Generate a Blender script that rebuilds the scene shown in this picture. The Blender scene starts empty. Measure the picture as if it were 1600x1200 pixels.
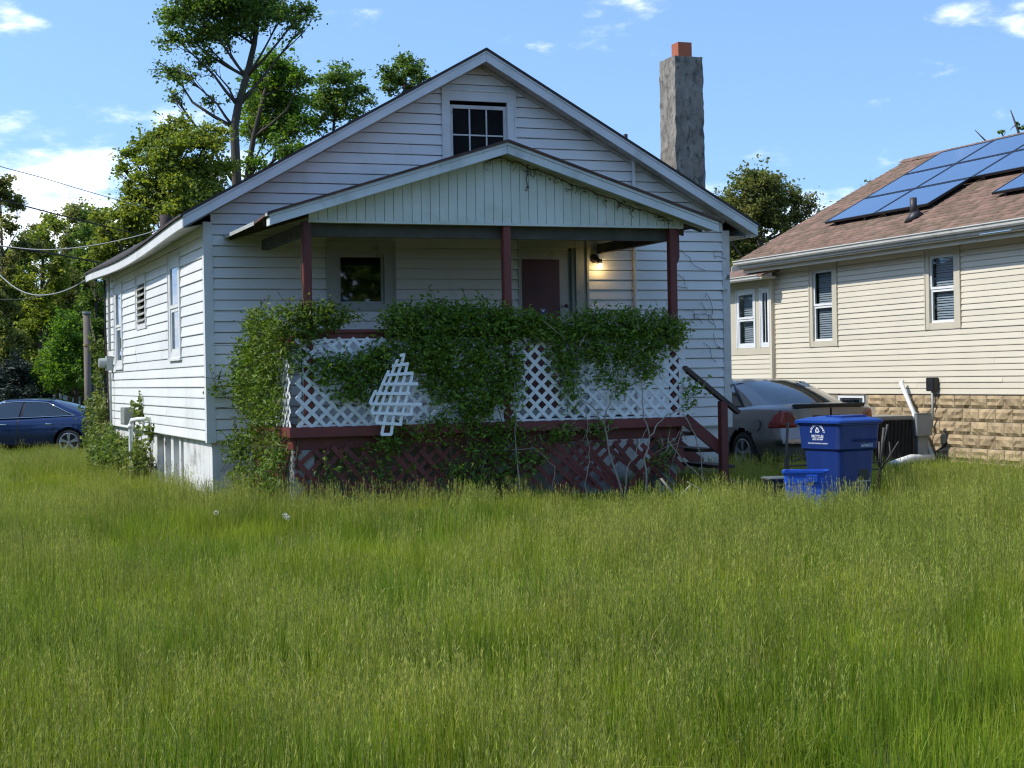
import bpy, math, random
import numpy as np
from mathutils import Vector, Matrix, noise

R = math.radians
rng = random.Random(7)
npr = np.random.default_rng(11)
C = bpy.context.scene.collection
sc = bpy.context.scene

# ------------------------------------------------------------------ camera
F_PX, ROLL, PITCH, YAW = 2559.09, 0.01776, -0.00379, 0.35905      # focal length in px of a 1600 px wide frame
X0, Y0, EYE = -3.5597, 19.15, 1.5                                  # front left corner of the white house, eye height
cam_d = bpy.data.cameras.new('camera'); cam = bpy.data.objects.new('camera', cam_d); C.objects.link(cam)
cam_d.sensor_width = 36; cam_d.lens = F_PX / 1600 * 36
cam_d.clip_start = 0.1; cam_d.clip_end = 3000
cam.matrix_world = Matrix.Translation((0, 0, EYE)) @ Matrix.Rotation(math.pi / 2 + PITCH, 4, 'X') @ Matrix.Rotation(-ROLL, 4, 'Z')
sc.camera = cam

# ------------------------------------------------------------------ sun, sky, exposure
SUN_EL = R(46)
SUN_AZ = math.atan2(-0.985, -0.17)       # compass-like: atan2(x, y) of the direction towards the sun
sun_dir = Vector((math.sin(SUN_AZ) * math.cos(SUN_EL), math.cos(SUN_AZ) * math.cos(SUN_EL), math.sin(SUN_EL)))
sl = bpy.data.lights.new('sun', 'SUN'); sl.energy = 2.45; sl.angle = R(0.6); sl.color = (1.0, 0.955, 0.88)
so = bpy.data.objects.new('sun', sl); C.objects.link(so)
so.rotation_euler = sun_dir.to_track_quat('Z', 'Y').to_euler(); so.location = sun_dir * 60

w = bpy.data.worlds.new('World'); sc.world = w; w.use_nodes = True
nt = w.node_tree; N = nt.nodes; L = nt.links
for n in list(N): N.remove(n)
def wn(t, **k):
    n = N.new(t)
    for a, b in k.items(): setattr(n, a, b)
    return n
def wmath(op, a, b=None, c=None):
    n = wn('ShaderNodeMath', operation=op)
    for i, x in enumerate((a, b, c)):
        if x is None: continue
        if isinstance(x, (int, float)): n.inputs[i].default_value = x
        else: L.new(x, n.inputs[i])
    return n.outputs[0]
tc = wn('ShaderNodeTexCoord')
sep = wn('ShaderNodeSeparateXYZ'); L.new(tc.outputs['Generated'], sep.inputs[0])
dx, dy, dz = sep.outputs
up = wmath('ADD', wmath('MULTIPLY', wmath('MAXIMUM', dz, 0.0), 1.5), 0.22)
comb = wn('ShaderNodeCombineXYZ'); L.new(dx, comb.inputs[0]); L.new(dy, comb.inputs[1]); L.new(up, comb.inputs[2])
nrm = wn('ShaderNodeVectorMath', operation='NORMALIZE'); L.new(comb.outputs[0], nrm.inputs[0])
sky = wn('ShaderNodeTexSky', sky_type='NISHITA', sun_disc=False)
sky.sun_elevation = SUN_EL; sky.sun_rotation = SUN_AZ % (2 * math.pi)
sky.air_density = 1.0; sky.dust_density = 0.25; sky.ozone_density = 1.3
L.new(nrm.outputs[0], sky.inputs[0])
# fair-weather clouds by direction: azimuth / elevation in degrees
az = wmath('MULTIPLY', wmath('ARCTAN2', dx, dy), 57.2958)
el = wmath('MULTIPLY', wmath('ARCSINE', dz), 57.2958)
cvec = wn('ShaderNodeCombineXYZ')
L.new(wmath('MULTIPLY', az, 0.10), cvec.inputs[0]); L.new(wmath('MULTIPLY', el, 0.24), cvec.inputs[1])
def wnoise(scale, detail, off):
    m = wn('ShaderNodeVectorMath', operation='ADD'); m.inputs[1].default_value = off
    L.new(cvec.outputs[0], m.inputs[0])
    n = wn('ShaderNodeTexNoise'); n.inputs['Scale'].default_value = scale; n.inputs['Detail'].default_value = detail
    n.inputs['Roughness'].default_value = 0.58; L.new(m.outputs[0], n.inputs['Vector'])
    return n.outputs['Fac']
n_big = wnoise(1.3, 8, (3.7, 1.3, 0)); n_fine = wnoise(3.4, 9, (9.1, 4.2, 2))
shape = wmath('ADD', wmath('MULTIPLY', wmath('ADD', wmath('MULTIPLY', n_big, 0.5), wmath('MULTIPLY', n_fine, 0.5)), 1.7), -0.35)
def blob(a, e, ra, re, k):
    q = wmath('ADD', wmath('POWER', wmath('DIVIDE', wmath('SUBTRACT', az, a), ra), 2.0),
              wmath('POWER', wmath('DIVIDE', wmath('SUBTRACT', el, e), re), 2.0))
    return wmath('MULTIPLY', wmath('EXPONENT', wmath('MULTIPLY', q, -1.0)), k)
cover = wmath('MULTIPLY', wmath('SUBTRACT', 1.0, wmath('MINIMUM', wmath('DIVIDE', wmath('ABSOLUTE', wmath('SUBTRACT', el, 2.0)), 6.0), 1.0)), 0.30)
for b in ((-16.5, 6.3, 4.2, 2.3, 0.42), (9.5, 6.0, 6.0, 1.4, 0.16), (-17.0, 12.3, 1.3, 0.8, 0.24), (-13.0, 11.6, 1.1, 0.45, 0.20), (-15.0, 13.9, 1.6, 0.5, 0.22),
          (14.6, 13.3, 0.9, 0.5, 0.26), (16.6, 13.2, 1.6, 0.9, 0.30), (15.3, 12.0, 0.9, 0.35, 0.24), (18.0, 11.3, 1.1, 0.6, 0.28), (-26, 14, 6, 3, 0.2), (27, 16, 7, 3, 0.2), (60, 22, 14, 6, .2), (-75, 25, 14, 6, .2), (150, 28, 20, 8, .2)):
    cover = wmath('ADD', cover, blob(*b))
dens = wmath('ADD', shape, cover)
cl = wn('ShaderNodeMapRange', interpolation_type='SMOOTHSTEP'); cl.inputs['From Min'].default_value = 0.62; cl.inputs['From Max'].default_value = 0.96
L.new(dens, cl.inputs['Value'])
ccol = wn('ShaderNodeMixRGB'); ccol.inputs[1].default_value = (4.2, 4.7, 5.6, 1); ccol.inputs[2].default_value = (6.0, 6.2, 6.5, 1)
cm = wn('ShaderNodeMapRange'); cm.inputs['From Min'].default_value = 0.38; cm.inputs['From Max'].default_value = 0.62
L.new(n_fine, cm.inputs['Value']); L.new(cm.outputs[0], ccol.inputs[0])
mixc = wn('ShaderNodeMixRGB'); L.new(cl.outputs[0], mixc.inputs[0]); tint = wn('ShaderNodeMixRGB', blend_type='MULTIPLY'); tint.inputs[0].default_value = 1; tint.inputs[2].default_value = (.92, 1.02, 1.06, 1); L.new(sky.outputs[0], tint.inputs[1]); L.new(tint.outputs[0], mixc.inputs[1]); L.new(ccol.outputs[0], mixc.inputs[2])
bg = wn('ShaderNodeBackground'); bg.inputs[1].default_value = 0.15; L.new(mixc.outputs[0], bg.inputs[0])
wo = wn('ShaderNodeOutputWorld'); L.new(bg.outputs[0], wo.inputs[0])

sc.view_settings.view_transform = 'Standard'; sc.view_settings.look = 'None'
sc.view_settings.exposure = 1.0; sc.view_settings.gamma = 1.0; sc.view_settings.use_curve_mapping = False
sc.render.engine = 'CYCLES'
sc.cycles.use_denoising = True; sc.cycles.denoiser = 'OPENIMAGEDENOISE'; sc.cycles.denoising_input_passes = 'RGB_ALBEDO_NORMAL'; sc.cycles.denoising_prefilter = 'ACCURATE'
sc.cycles.filter_width = 1.2; sc.cycles.max_bounces = 8; sc.cycles.transparent_max_bounces = 16; sc.cycles.caustics_reflective = False; sc.cycles.caustics_refractive = False

# ------------------------------------------------------------------ pixel helpers (a pixel gives a direction only)
def ray(px, py):
    u, v = px - 800, 600 - py
    c, s = math.cos(ROLL), math.sin(ROLL)
    a, b = (u * c + v * s) / F_PX, (-u * s + v * c) / F_PX
    cp, sp = math.cos(PITCH), math.sin(PITCH)
    return Vector((a, cp - b * sp, sp + b * cp))
def at_y(px, py, Y):                       # the point at depth Y
    d = ray(px, py); return Vector((0, 0, EYE)) + d * (Y / d.y)
CY, SY = math.cos(YAW), math.sin(YAW)
def hl(u, v, z=0.0):                       # house axes (u along the front, v into the lot) to world
    return Vector((X0 + u * CY - v * SY, Y0 + u * SY + v * CY, z))
def to_hl(p):
    dx_, dy_ = p.x - X0, p.y - Y0
    return Vector((dx_ * CY + dy_ * SY, -dx_ * SY + dy_ * CY, p.z))

# ------------------------------------------------------------------ materials
MATS = {}
def pmat(name, col, rough=0.6, col2=None, nscale=3.0, ndetail=5, bump=0.0, bscale=60.0, metallic=0.0, spec=0.5, coat=0.0,
         island=0.0, transl=0.0, dirt=None, dirt_scale=1.5, dirt_lo=.52, dirt_hi=.72, stretch=(1, 1, 1), emit=None, objvar=0.0):
    if name in MATS: return MATS[name]
    m = bpy.data.materials.new(name); m.use_nodes = True
    t = m.node_tree; nn = t.nodes; ll = t.links
    b = nn['Principled BSDF']; out = nn['Material Output']
    b.inputs['Roughness'].default_value = rough; b.inputs['Metallic'].default_value = metallic
    b.inputs['Specular IOR Level'].default_value = spec; b.inputs['Coat Weight'].default_value = coat
    tcn = nn.new('ShaderNodeTexCoord'); mp = nn.new('ShaderNodeMapping'); mp.inputs['Scale'].default_value = stretch
    ll.new(tcn.outputs['Object'], mp.inputs[0])
    cur = None
    rgb = nn.new('ShaderNodeRGB'); rgb.outputs[0].default_value = (*col, 1); cur = rgb.outputs[0]
    if col2:
        nz = nn.new('ShaderNodeTexNoise'); nz.inputs['Scale'].default_value = nscale; nz.inputs['Detail'].default_value = ndetail
        ll.new(mp.outputs[0], nz.inputs['Vector'])
        mr = nn.new('ShaderNodeMapRange'); mr.inputs['From Min'].default_value = .32; mr.inputs['From Max'].default_value = .68
        ll.new(nz.outputs['Fac'], mr.inputs['Value'])
        mx = nn.new('ShaderNodeMixRGB'); mx.inputs[2].default_value = (*col2, 1)
        ll.new(mr.outputs[0], mx.inputs[0]); ll.new(cur, mx.inputs[1]); cur = mx.outputs[0]
    if island:
        g = nn.new('ShaderNodeNewGeometry'); hs = nn.new('ShaderNodeHueSaturation')
        mr = nn.new('ShaderNodeMapRange'); mr.inputs['To Min'].default_value = 1 - island; mr.inputs['To Max'].default_value = 1 + island
        ll.new(g.outputs['Random Per Island'], mr.inputs['Value']); ll.new(mr.outputs[0], hs.inputs['Value'])
        mr2 = nn.new('ShaderNodeMapRange'); mr2.inputs['To Min'].default_value = .5 + island * .05; mr2.inputs['To Max'].default_value = .5 - island * .05
        ll.new(g.outputs['Random Per Island'], mr2.inputs['Value']); ll.new(mr2.outputs[0], hs.inputs['Hue'])
        ll.new(cur, hs.inputs['Color']); cur = hs.outputs[0]
    if dirt:
        nz = nn.new('ShaderNodeTexNoise'); nz.inputs['Scale'].default_value = dirt_scale; nz.inputs['Detail'].default_value = 8; nz.inputs['Roughness'].default_value = .65
        ll.new(mp.outputs[0], nz.inputs['Vector'])
        mr = nn.new('ShaderNodeMapRange'); mr.inputs['From Min'].default_value = dirt_lo; mr.inputs['From Max'].default_value = dirt_hi
        ll.new(nz.outputs['Fac'], mr.inputs['Value'])
        mx = nn.new('ShaderNodeMixRGB'); mx.inputs[2].default_value = (*dirt, 1)
        ll.new(mr.outputs[0], mx.inputs[0]); ll.new(cur, mx.inputs[1]); cur = mx.outputs[0]
    if objvar:
        oi_ = nn.new('ShaderNodeObjectInfo'); hs = nn.new('ShaderNodeHueSaturation'); mr = nn.new('ShaderNodeMapRange'); mr.inputs['To Min'].default_value = 1 - objvar; mr.inputs['To Max'].default_value = 1 + objvar
        ll.new(oi_.outputs['Random'], mr.inputs['Value']); ll.new(mr.outputs[0], hs.inputs['Value']); ll.new(cur, hs.inputs['Color']); cur = hs.outputs[0]
    ll.new(cur, b.inputs['Base Color'])
    if bump:
        nz = nn.new('ShaderNodeTexNoise'); nz.inputs['Scale'].default_value = bscale; nz.inputs['Detail'].default_value = 6
        ll.new(mp.outputs[0], nz.inputs['Vector'])
        bp = nn.new('ShaderNodeBump'); bp.inputs['Strength'].default_value = bump; bp.inputs['Distance'].default_value = .01
        ll.new(nz.outputs['Fac'], bp.inputs['Height']); ll.new(bp.outputs[0], b.inputs['Normal'])
    if transl:
        tr = nn.new('ShaderNodeBsdfTranslucent'); hs = nn.new('ShaderNodeHueSaturation')
        hs.inputs['Value'].default_value = 1.5; hs.inputs['Saturation'].default_value = 1.1; hs.inputs['Hue'].default_value = .49
        ll.new(cur, hs.inputs['Color']); ll.new(hs.outputs[0], tr.inputs[0])
        ms = nn.new('ShaderNodeMixShader'); ms.inputs[0].default_value = transl
        ll.new(b.outputs[0], ms.inputs[1]); ll.new(tr.outputs[0], ms.inputs[2]); ll.new(ms.outputs[0], out.inputs[0])
    if emit:
        b.inputs['Emission Color'].default_value = (*emit[:3], 1); b.inputs['Emission Strength'].default_value = emit[3]
    MATS[name] = m
    return m

def glass_mat(name, tint=(.75, .8, .82), rough=0.02):
    if name in MATS: return MATS[name]
    m = bpy.data.materials.new(name); m.use_nodes = True; t = m.node_tree; nn = t.nodes; ll = t.links
    nn.remove(nn['Principled BSDF'])
    tr = nn.new('ShaderNodeBsdfTransparent'); tr.inputs[0].default_value = (*tint, 1)
    gl = nn.new('ShaderNodeBsdfGlossy'); gl.inputs['Roughness'].default_value = rough; gl.inputs['Color'].default_value = (.95, .97, 1, 1)
    lw = nn.new('ShaderNodeLayerWeight'); lw.inputs['Blend'].default_value = .5      # thin pane: same reflectance from both sides
    pw = nn.new('ShaderNodeMath'); pw.operation = 'POWER'; pw.inputs[1].default_value = 5; ll.new(lw.outputs['Facing'], pw.inputs[0])
    fr = nn.new('ShaderNodeMath'); fr.operation = 'MULTIPLY_ADD'; fr.inputs[1].default_value = .92; fr.inputs[2].default_value = .075; ll.new(pw.outputs[0], fr.inputs[0])
    ms = nn.new('ShaderNodeMixShader'); ll.new(fr.outputs[0], ms.inputs[0]); ll.new(tr.outputs[0], ms.inputs[1]); ll.new(gl.outputs[0], ms.inputs[2])
    ll.new(ms.outputs[0], nn['Material Output'].inputs[0]); MATS[name] = m
    return m

WHITE = pmat('white_siding', (.74, .745, .74), .45, (.68, .69, .68), 1.3, dirt=(.50, .50, .44), dirt_scale=1.1, dirt_lo=.58, dirt_hi=.85, stretch=(1, 1, .6), objvar=.045)
WTRIM = pmat('white_trim', (.70, .71, .71), .5, (.62, .63, .62), 4, dirt=(.33, .34, .31), dirt_scale=3, dirt_lo=.60, dirt_hi=.80)
WFASCIA = pmat('white_fascia', (.66, .685, .70), .45, (.56, .59, .60), 2.5, dirt=(.34, .38, .33), dirt_scale=2.2, dirt_lo=.55, dirt_hi=.8)
PORCHPANEL = pmat('mildewed_panel', (.66, .69, .64), .5, (.56, .60, .53), 2, dirt=(.36, .40, .30), dirt_scale=1.6, dirt_lo=.5, dirt_hi=.8)
OLDPAINT = pmat('peeling_paint', (.62, .62, .60), .7, (.50, .50, .48), 6, dirt=(.10, .09, .08), dirt_scale=7, dirt_lo=.60, dirt_hi=.68, bump=.4, bscale=40)
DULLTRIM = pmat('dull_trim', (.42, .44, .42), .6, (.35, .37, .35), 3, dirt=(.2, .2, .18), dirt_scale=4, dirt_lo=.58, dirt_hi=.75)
SOFFIT = pmat('soffit_paint', (.50, .50, .46), .6, (.40, .40, .36), 3, dirt=(.18, .17, .14), dirt_scale=3, dirt_lo=.50, dirt_hi=.72)
RED = pmat('barn_red_paint', (.150, .030, .024), .6, (.110, .023, .020), 4, objvar=.15, dirt=(.05, .025, .022), dirt_scale=5, dirt_lo=.55, dirt_hi=.75, bump=.25, bscale=30, stretch=(1, 1, .3))
REDDOOR = pmat('red_door_paint', (.085, .013, .014), .45, (.065, .010, .012), 3)
RAILWOOD = pmat('weathered_rail', (.075, .05, .04), .7, (.05, .03, .026), 6, bump=.4, bscale=40)
LATTICE = pmat('white_vinyl', (.74, .76, .78), .35, (.66, .69, .72), 3, dirt=(.42, .45, .40), dirt_scale=3, dirt_lo=.6, dirt_hi=.85)
FOUND = pmat('painted_foundation', (.66, .665, .66), .8, (.54, .55, .54), 2.5, dirt=(.22, .20, .18), dirt_scale=2.6, dirt_lo=.54, dirt_hi=.70, bump=.5, bscale=25)
CONCRETE = pmat('grey_concrete', (.34, .34, .32), .85, (.24, .24, .23), 3, bump=.4, bscale=30)
ROOFDARK = pmat('dark_shingle', (.060, .050, .046), .9, (.035, .030, .030), 8, bump=.6, bscale=80)
PORCHSHINGLE = pmat('brown_shingle_edge', (.12, .06, .05), .9, (.05, .035, .035), 6, bump=.5, bscale=60)
RAFTER = pmat('old_rafter', (.085, .078, .06), .8, (.05, .046, .036), 5, bump=.3, bscale=30)
STUCCO = pmat('chimney_stucco', (.30, .275, .235), .95, (.19, .175, .15), 9, dirt=(.085, .08, .07), dirt_scale=14, dirt_lo=.50, dirt_hi=.64, bump=1.0, bscale=45, stretch=(1, 1, .55))
TERRA = pmat('terracotta', (.38, .115, .055), .8, (.31, .09, .045), 4)
DARKMETAL = pmat('dark_metal', (.022, .022, .024), .5, (.035, .03, .03), 8)
GREYMETAL = pmat('grey_metal', (.30, .32, .32), .5, (.25, .27, .27), 4, metallic=.2)
METERGREY = pmat('meter_grey', (.36, .40, .38), .55, (.28, .31, .29), 3)
PVC = pmat('white_pvc', (.76, .77, .77), .3, (.68, .69, .68), 3, dirt=(.45, .45, .40), dirt_scale=4, dirt_lo=.6, dirt_hi=.8)
GLASS = glass_mat('window_glass')
INTERIOR = pmat('room_dark', (.03, .03, .03), .9)
BLIND = pmat('window_blind', (.50, .58, .66), .6)
DIMBLIND = pmat('dim_blind', (.36, .39, .42), .6)
SCREEN = pmat('insect_screen', (.035, .038, .042), .6)
CREAM = pmat('cream_siding', (.635, .575, .455), .45, (.60, .545, .43), 1.2, objvar=.03, dirt=(.55, .52, .44), dirt_scale=1.2, dirt_lo=.6, dirt_hi=.85)
BEIGE = pmat('beige_trim', (.55, .50, .385), .5, (.51, .465, .36), 3)
GUTTER = pmat('aluminium_gutter', (.60, .59, .55), .4, (.53, .52, .49), 3, dirt=(.33, .32, .29), dirt_scale=3, dirt_lo=.6, dirt_hi=.8)
STONE = pmat('rock_face_block', (.43, .33, .19), .9, (.34, .25, .14), 5, objvar=.14, dirt=(.21, .16, .10), dirt_scale=4, dirt_lo=.56, dirt_hi=.74, bump=.5, bscale=50)
MORTAR = pmat('mortar', (.30, .265, .20), .95, (.22, .19, .15), 6)
SHINGLE = pmat('brown_shingles', (.215, .140, .098), .95, (.155, .098, .068), 2.5, island=.30, bump=.7, bscale=120)
SOLAR = pmat('solar_cells', (.018, .060, .170), .07, (.022, .070, .19), 1.5, spec=1.0, coat=1.0)
BLACK = pmat('black_plastic', (.012, .012, .014), .45)

# ------------------------------------------------------------------ mesh builder
class MB:
    def __init__(s): s.v = []; s.f = []; s.m = []
    def add(s, vs, fs, mi=0):
        o = len(s.v); s.v += [tuple(x) for x in vs]; s.f += [tuple(i + o for i in f) for f in fs]; s.m += [mi] * len(fs); return s
    BF = ((0, 1, 3, 2), (4, 6, 7, 5), (0, 4, 5, 1), (2, 3, 7, 6), (0, 2, 6, 4), (1, 5, 7, 3))
    def box(s, x0, x1, y0, y1, z0, z1, mi=0):
        return s.add([(x, y, z) for x in (x0, x1) for y in (y0, y1) for z in (z0, z1)], MB.BF, mi)
    def obox(s, M, sx, sy, sz, mi=0):
        return s.add([M @ Vector((x, y, z)) for x in (-sx / 2, sx / 2) for y in (-sy / 2, sy / 2) for z in (-sz / 2, sz / 2)], MB.BF, mi)
    def beam(s, p, q, wd, ht, mi=0, up=(0, 0, 1)):            # board from p to q, wd across, ht along 'up'
        p, q = Vector(p), Vector(q); d = q - p; ln = d.length; d = d / ln
        side = d.cross(Vector(up)).normalized(); u2 = side.cross(d)
        M = Matrix((d, side, u2)).transposed().to_4x4(); M.translation = (p + q) / 2
        return s.obox(M, ln, wd, ht, mi)
    def tube(s, pts, rad, n=8, mi=0, cap=True):
        pts = [Vector(p) for p in pts]
        if not hasattr(rad, '__len__'): rad = [rad] * len(pts)
        ref = None; rings = []
        for i, p in enumerate(pts):
            d = (pts[min(i + 1, len(pts) - 1)] - pts[max(i - 1, 0)]).normalized()
            if ref is None: ref = d.orthogonal().normalized()
            ref = (ref - d * ref.dot(d))
            ref = ref.normalized() if ref.length > 1e-6 else d.orthogonal().normalized()
            b = d.cross(ref)
            rings.append([p + (ref * math.cos(2 * math.pi * k / n) + b * math.sin(2 * math.pi * k / n)) * rad[i] for k in range(n)])
        vs = [x for r in rings for x in r]; fs = []
        for i in range(len(rings) - 1):
            for k in range(n): fs.append((i * n + k, i * n + (k + 1) % n, (i + 1) * n + (k + 1) % n, (i + 1) * n + k))
        if cap: fs.append(tuple(range(n))[::-1]); fs.append(tuple((len(rings) - 1) * n + k for k in range(n)))
        return s.add(vs, fs, mi)
    def prism(s, poly, off, mi=0):                             # planar polygon extruded by a vector
        n = len(poly); off = Vector(off); a = [Vector(p) for p in poly]; b = [p + off for p in a]
        fs = [tuple(range(n))[::-1], tuple(range(n, 2 * n))] + [(k, (k + 1) % n, (k + 1) % n + n, k + n) for k in range(n)]
        return s.add(a + b, fs, mi)
    def loft(s, rings, mi=0, cap=True, closed=True):
        n = len(rings[0]); vs = [x for r in rings for x in r]; fs = []
        for i in range(len(rings) - 1):
            for k in range(n if closed else n - 1): fs.append((i * n + k, i * n + (k + 1) % n, (i + 1) * n + (k + 1) % n, (i + 1) * n + k))
        if cap: fs.append(tuple(range(n))[::-1]); fs.append(tuple((len(rings) - 1) * n + k for k in range(n)))
        return s.add(vs, fs, mi)
    def mesh(s, name, mats, smooth=False):
        me = bpy.data.meshes.new(name); me.from_pydata([tuple(x) for x in s.v], [], s.f)
        for m in (mats if isinstance(mats, (list, tuple)) else [mats]): me.materials.append(m)
        if any(s.m): me.polygons.foreach_set('material_index', s.m)
        if smooth: me.polygons.foreach_set('use_smooth', [True] * len(me.polygons))
        me.update(); return me
    def build(s, name, mats, parent=None, smooth=False, loc=None, rz=None, bevel=0, fix=True):
        me = s.mesh(name, mats, smooth)
        if fix:
            import bmesh
            bm = bmesh.new(); bm.from_mesh(me); bmesh.ops.recalc_face_normals(bm, faces=bm.faces)
            if bevel:
                bmesh.ops.bevel(bm, geom=[e for e in bm.edges if len(e.link_faces) == 2 and e.calc_face_angle(0) > .6], offset=bevel, segments=2, affect='EDGES', clamp_overlap=True)
            bm.to_mesh(me); bm.free()
        return link(name, me, parent, loc, rz)

def link(name, me, parent=None, loc=None, rz=None):
    o = bpy.data.objects.new(name, me); C.objects.link(o); o.parent = parent
    if loc is not None: o.location = loc
    if rz is not None: o.rotation_euler = (0, 0, rz)
    return o
def tag(o, label=None, cat=None, group=None, kind=None):
    for k, x in (('label', label), ('category', cat), ('group', group), ('kind', kind)):
        if x: o[k] = x
    return o
def thing(name, label, cat, loc=(0, 0, 0), rz=0.0, group=None):
    o = bpy.data.objects.new(name, None); C.objects.link(o); o.location = loc; o.rotation_euler = (0, 0, rz); o.empty_display_size = .2
    return tag(o, label, cat, group)

def np_mesh(name, verts, faces, mat, smooth=False):
    """verts (n,3), faces (m,3) as arrays"""
    me = bpy.data.meshes.new(name)
    verts = np.ascontiguousarray(verts, dtype=np.float32); faces = np.ascontiguousarray(faces, dtype=np.int32)
    me.vertices.add(len(verts)); me.vertices.foreach_set('co', verts.ravel())
    k = faces.shape[1]
    me.loops.add(faces.size); me.loops.foreach_set('vertex_index', faces.ravel())
    me.polygons.add(len(faces)); me.polygons.foreach_set('loop_start', np.arange(0, faces.size, k, dtype=np.int32))
    me.polygons.foreach_set('loop_total', np.full(len(faces), k, dtype=np.int32))
    me.materials.append(mat); me.update(); me.validate()
    return me
def leaf_arrays(cent, lng, wid, droop=.35, up=.45, g=None):
    """folded rhombic leaves at cent (n,3)"""
    g = g or npr; n = len(cent)
    d = g.normal(size=(n, 3)); d[:, 2] = d[:, 2] * .6 - droop; d /= np.linalg.norm(d, axis=1)[:, None]
    nr = g.normal(size=(n, 3)); nr[:, 2] += up * 2; nr -= d * (nr * d).sum(1)[:, None]; nr /= np.linalg.norm(nr, axis=1)[:, None]
    sd = np.cross(d, nr)
    sz = g.uniform(.55, 1.0, n) ** 1 * g.choice((1.0, 1.0, 1.45), n); ln = (lng * sz * g.uniform(.85, 1.2, n))[:, None]; wd = (wid * sz * g.uniform(.8, 1.2, n))[:, None]
    base = cent - d * ln * .5; tip = cent + d * ln * .5 - nr * ln * .08
    mid = cent - d * ln * .06 + nr * wd * .22
    v = np.stack([base, mid + sd * wd * .5, tip, mid - sd * wd * .5], 1).reshape(-1, 3)
    i = np.arange(n)[:, None] * 4
    f = np.concatenate([i + np.array([[0, 1, 2]]), i + np.array([[0, 2, 3]])], 0)
    return v, f
def blob_points(blobs, n, g=None, shell=.35):
    """random points through ellipsoids (centre, radii, weight); denser outwards"""
    g = g or npr; out = []
    tot = sum(b[2] for b in blobs)
    for c, r, wt in blobs:
        k = max(1, int(n * wt / tot))
        d = g.normal(size=(k, 3)); d /= np.linalg.norm(d, axis=1)[:, None]
        rad = g.uniform(shell ** 3, 1, k) ** (1 / 3)
        out.append(np.array(c)[None, :] + d * rad[:, None] * np.array(r)[None, :])
    return np.concatenate(out, 0)

# ------------------------------------------------------------------ ground
def sstep(a, b, x):
    t = min(1, max(0, (x - a) / (b - a))); return t * t * (3 - 2 * t)
def ground_z(x, y):
    z = -0.26 * sstep(24, 42, y) * sstep(-3, -9, x)
    return z + .03 * noise.noise(Vector((x * .35, y * .35, 0)))
GROUND = pmat('soil_and_thatch', (.085, .085, .035), .95, (.055, .060, .022), 2.0, dirt=(.10, .085, .05), dirt_scale=.8, bump=.6, bscale=20)
xs = [-1500, -600, -250, -120, -70, -45] + [-36 + i * 1.2 for i in range(61)] + [45, 70, 120, 250, 600, 1500]
ys = [-300, -80, -30, -10, -4] + [i * 1.2 for i in range(50)] + [66, 80, 110, 160, 260, 500, 1000, 2500]
gm = MB(); gm.v = [(x, y, ground_z(x, y)) for y in ys for x in xs]
nx = len(xs)
gm.f = [(j * nx + i, j * nx + i + 1, (j + 1) * nx + i + 1, (j + 1) * nx + i) for j in range(len(ys) - 1) for i in range(nx - 1)]
gm.m = [0] * len(gm.f)
tag(gm.build('ground', GROUND, smooth=True, fix=False), 'grassy ground around the houses', None, None, 'structure')

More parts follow.
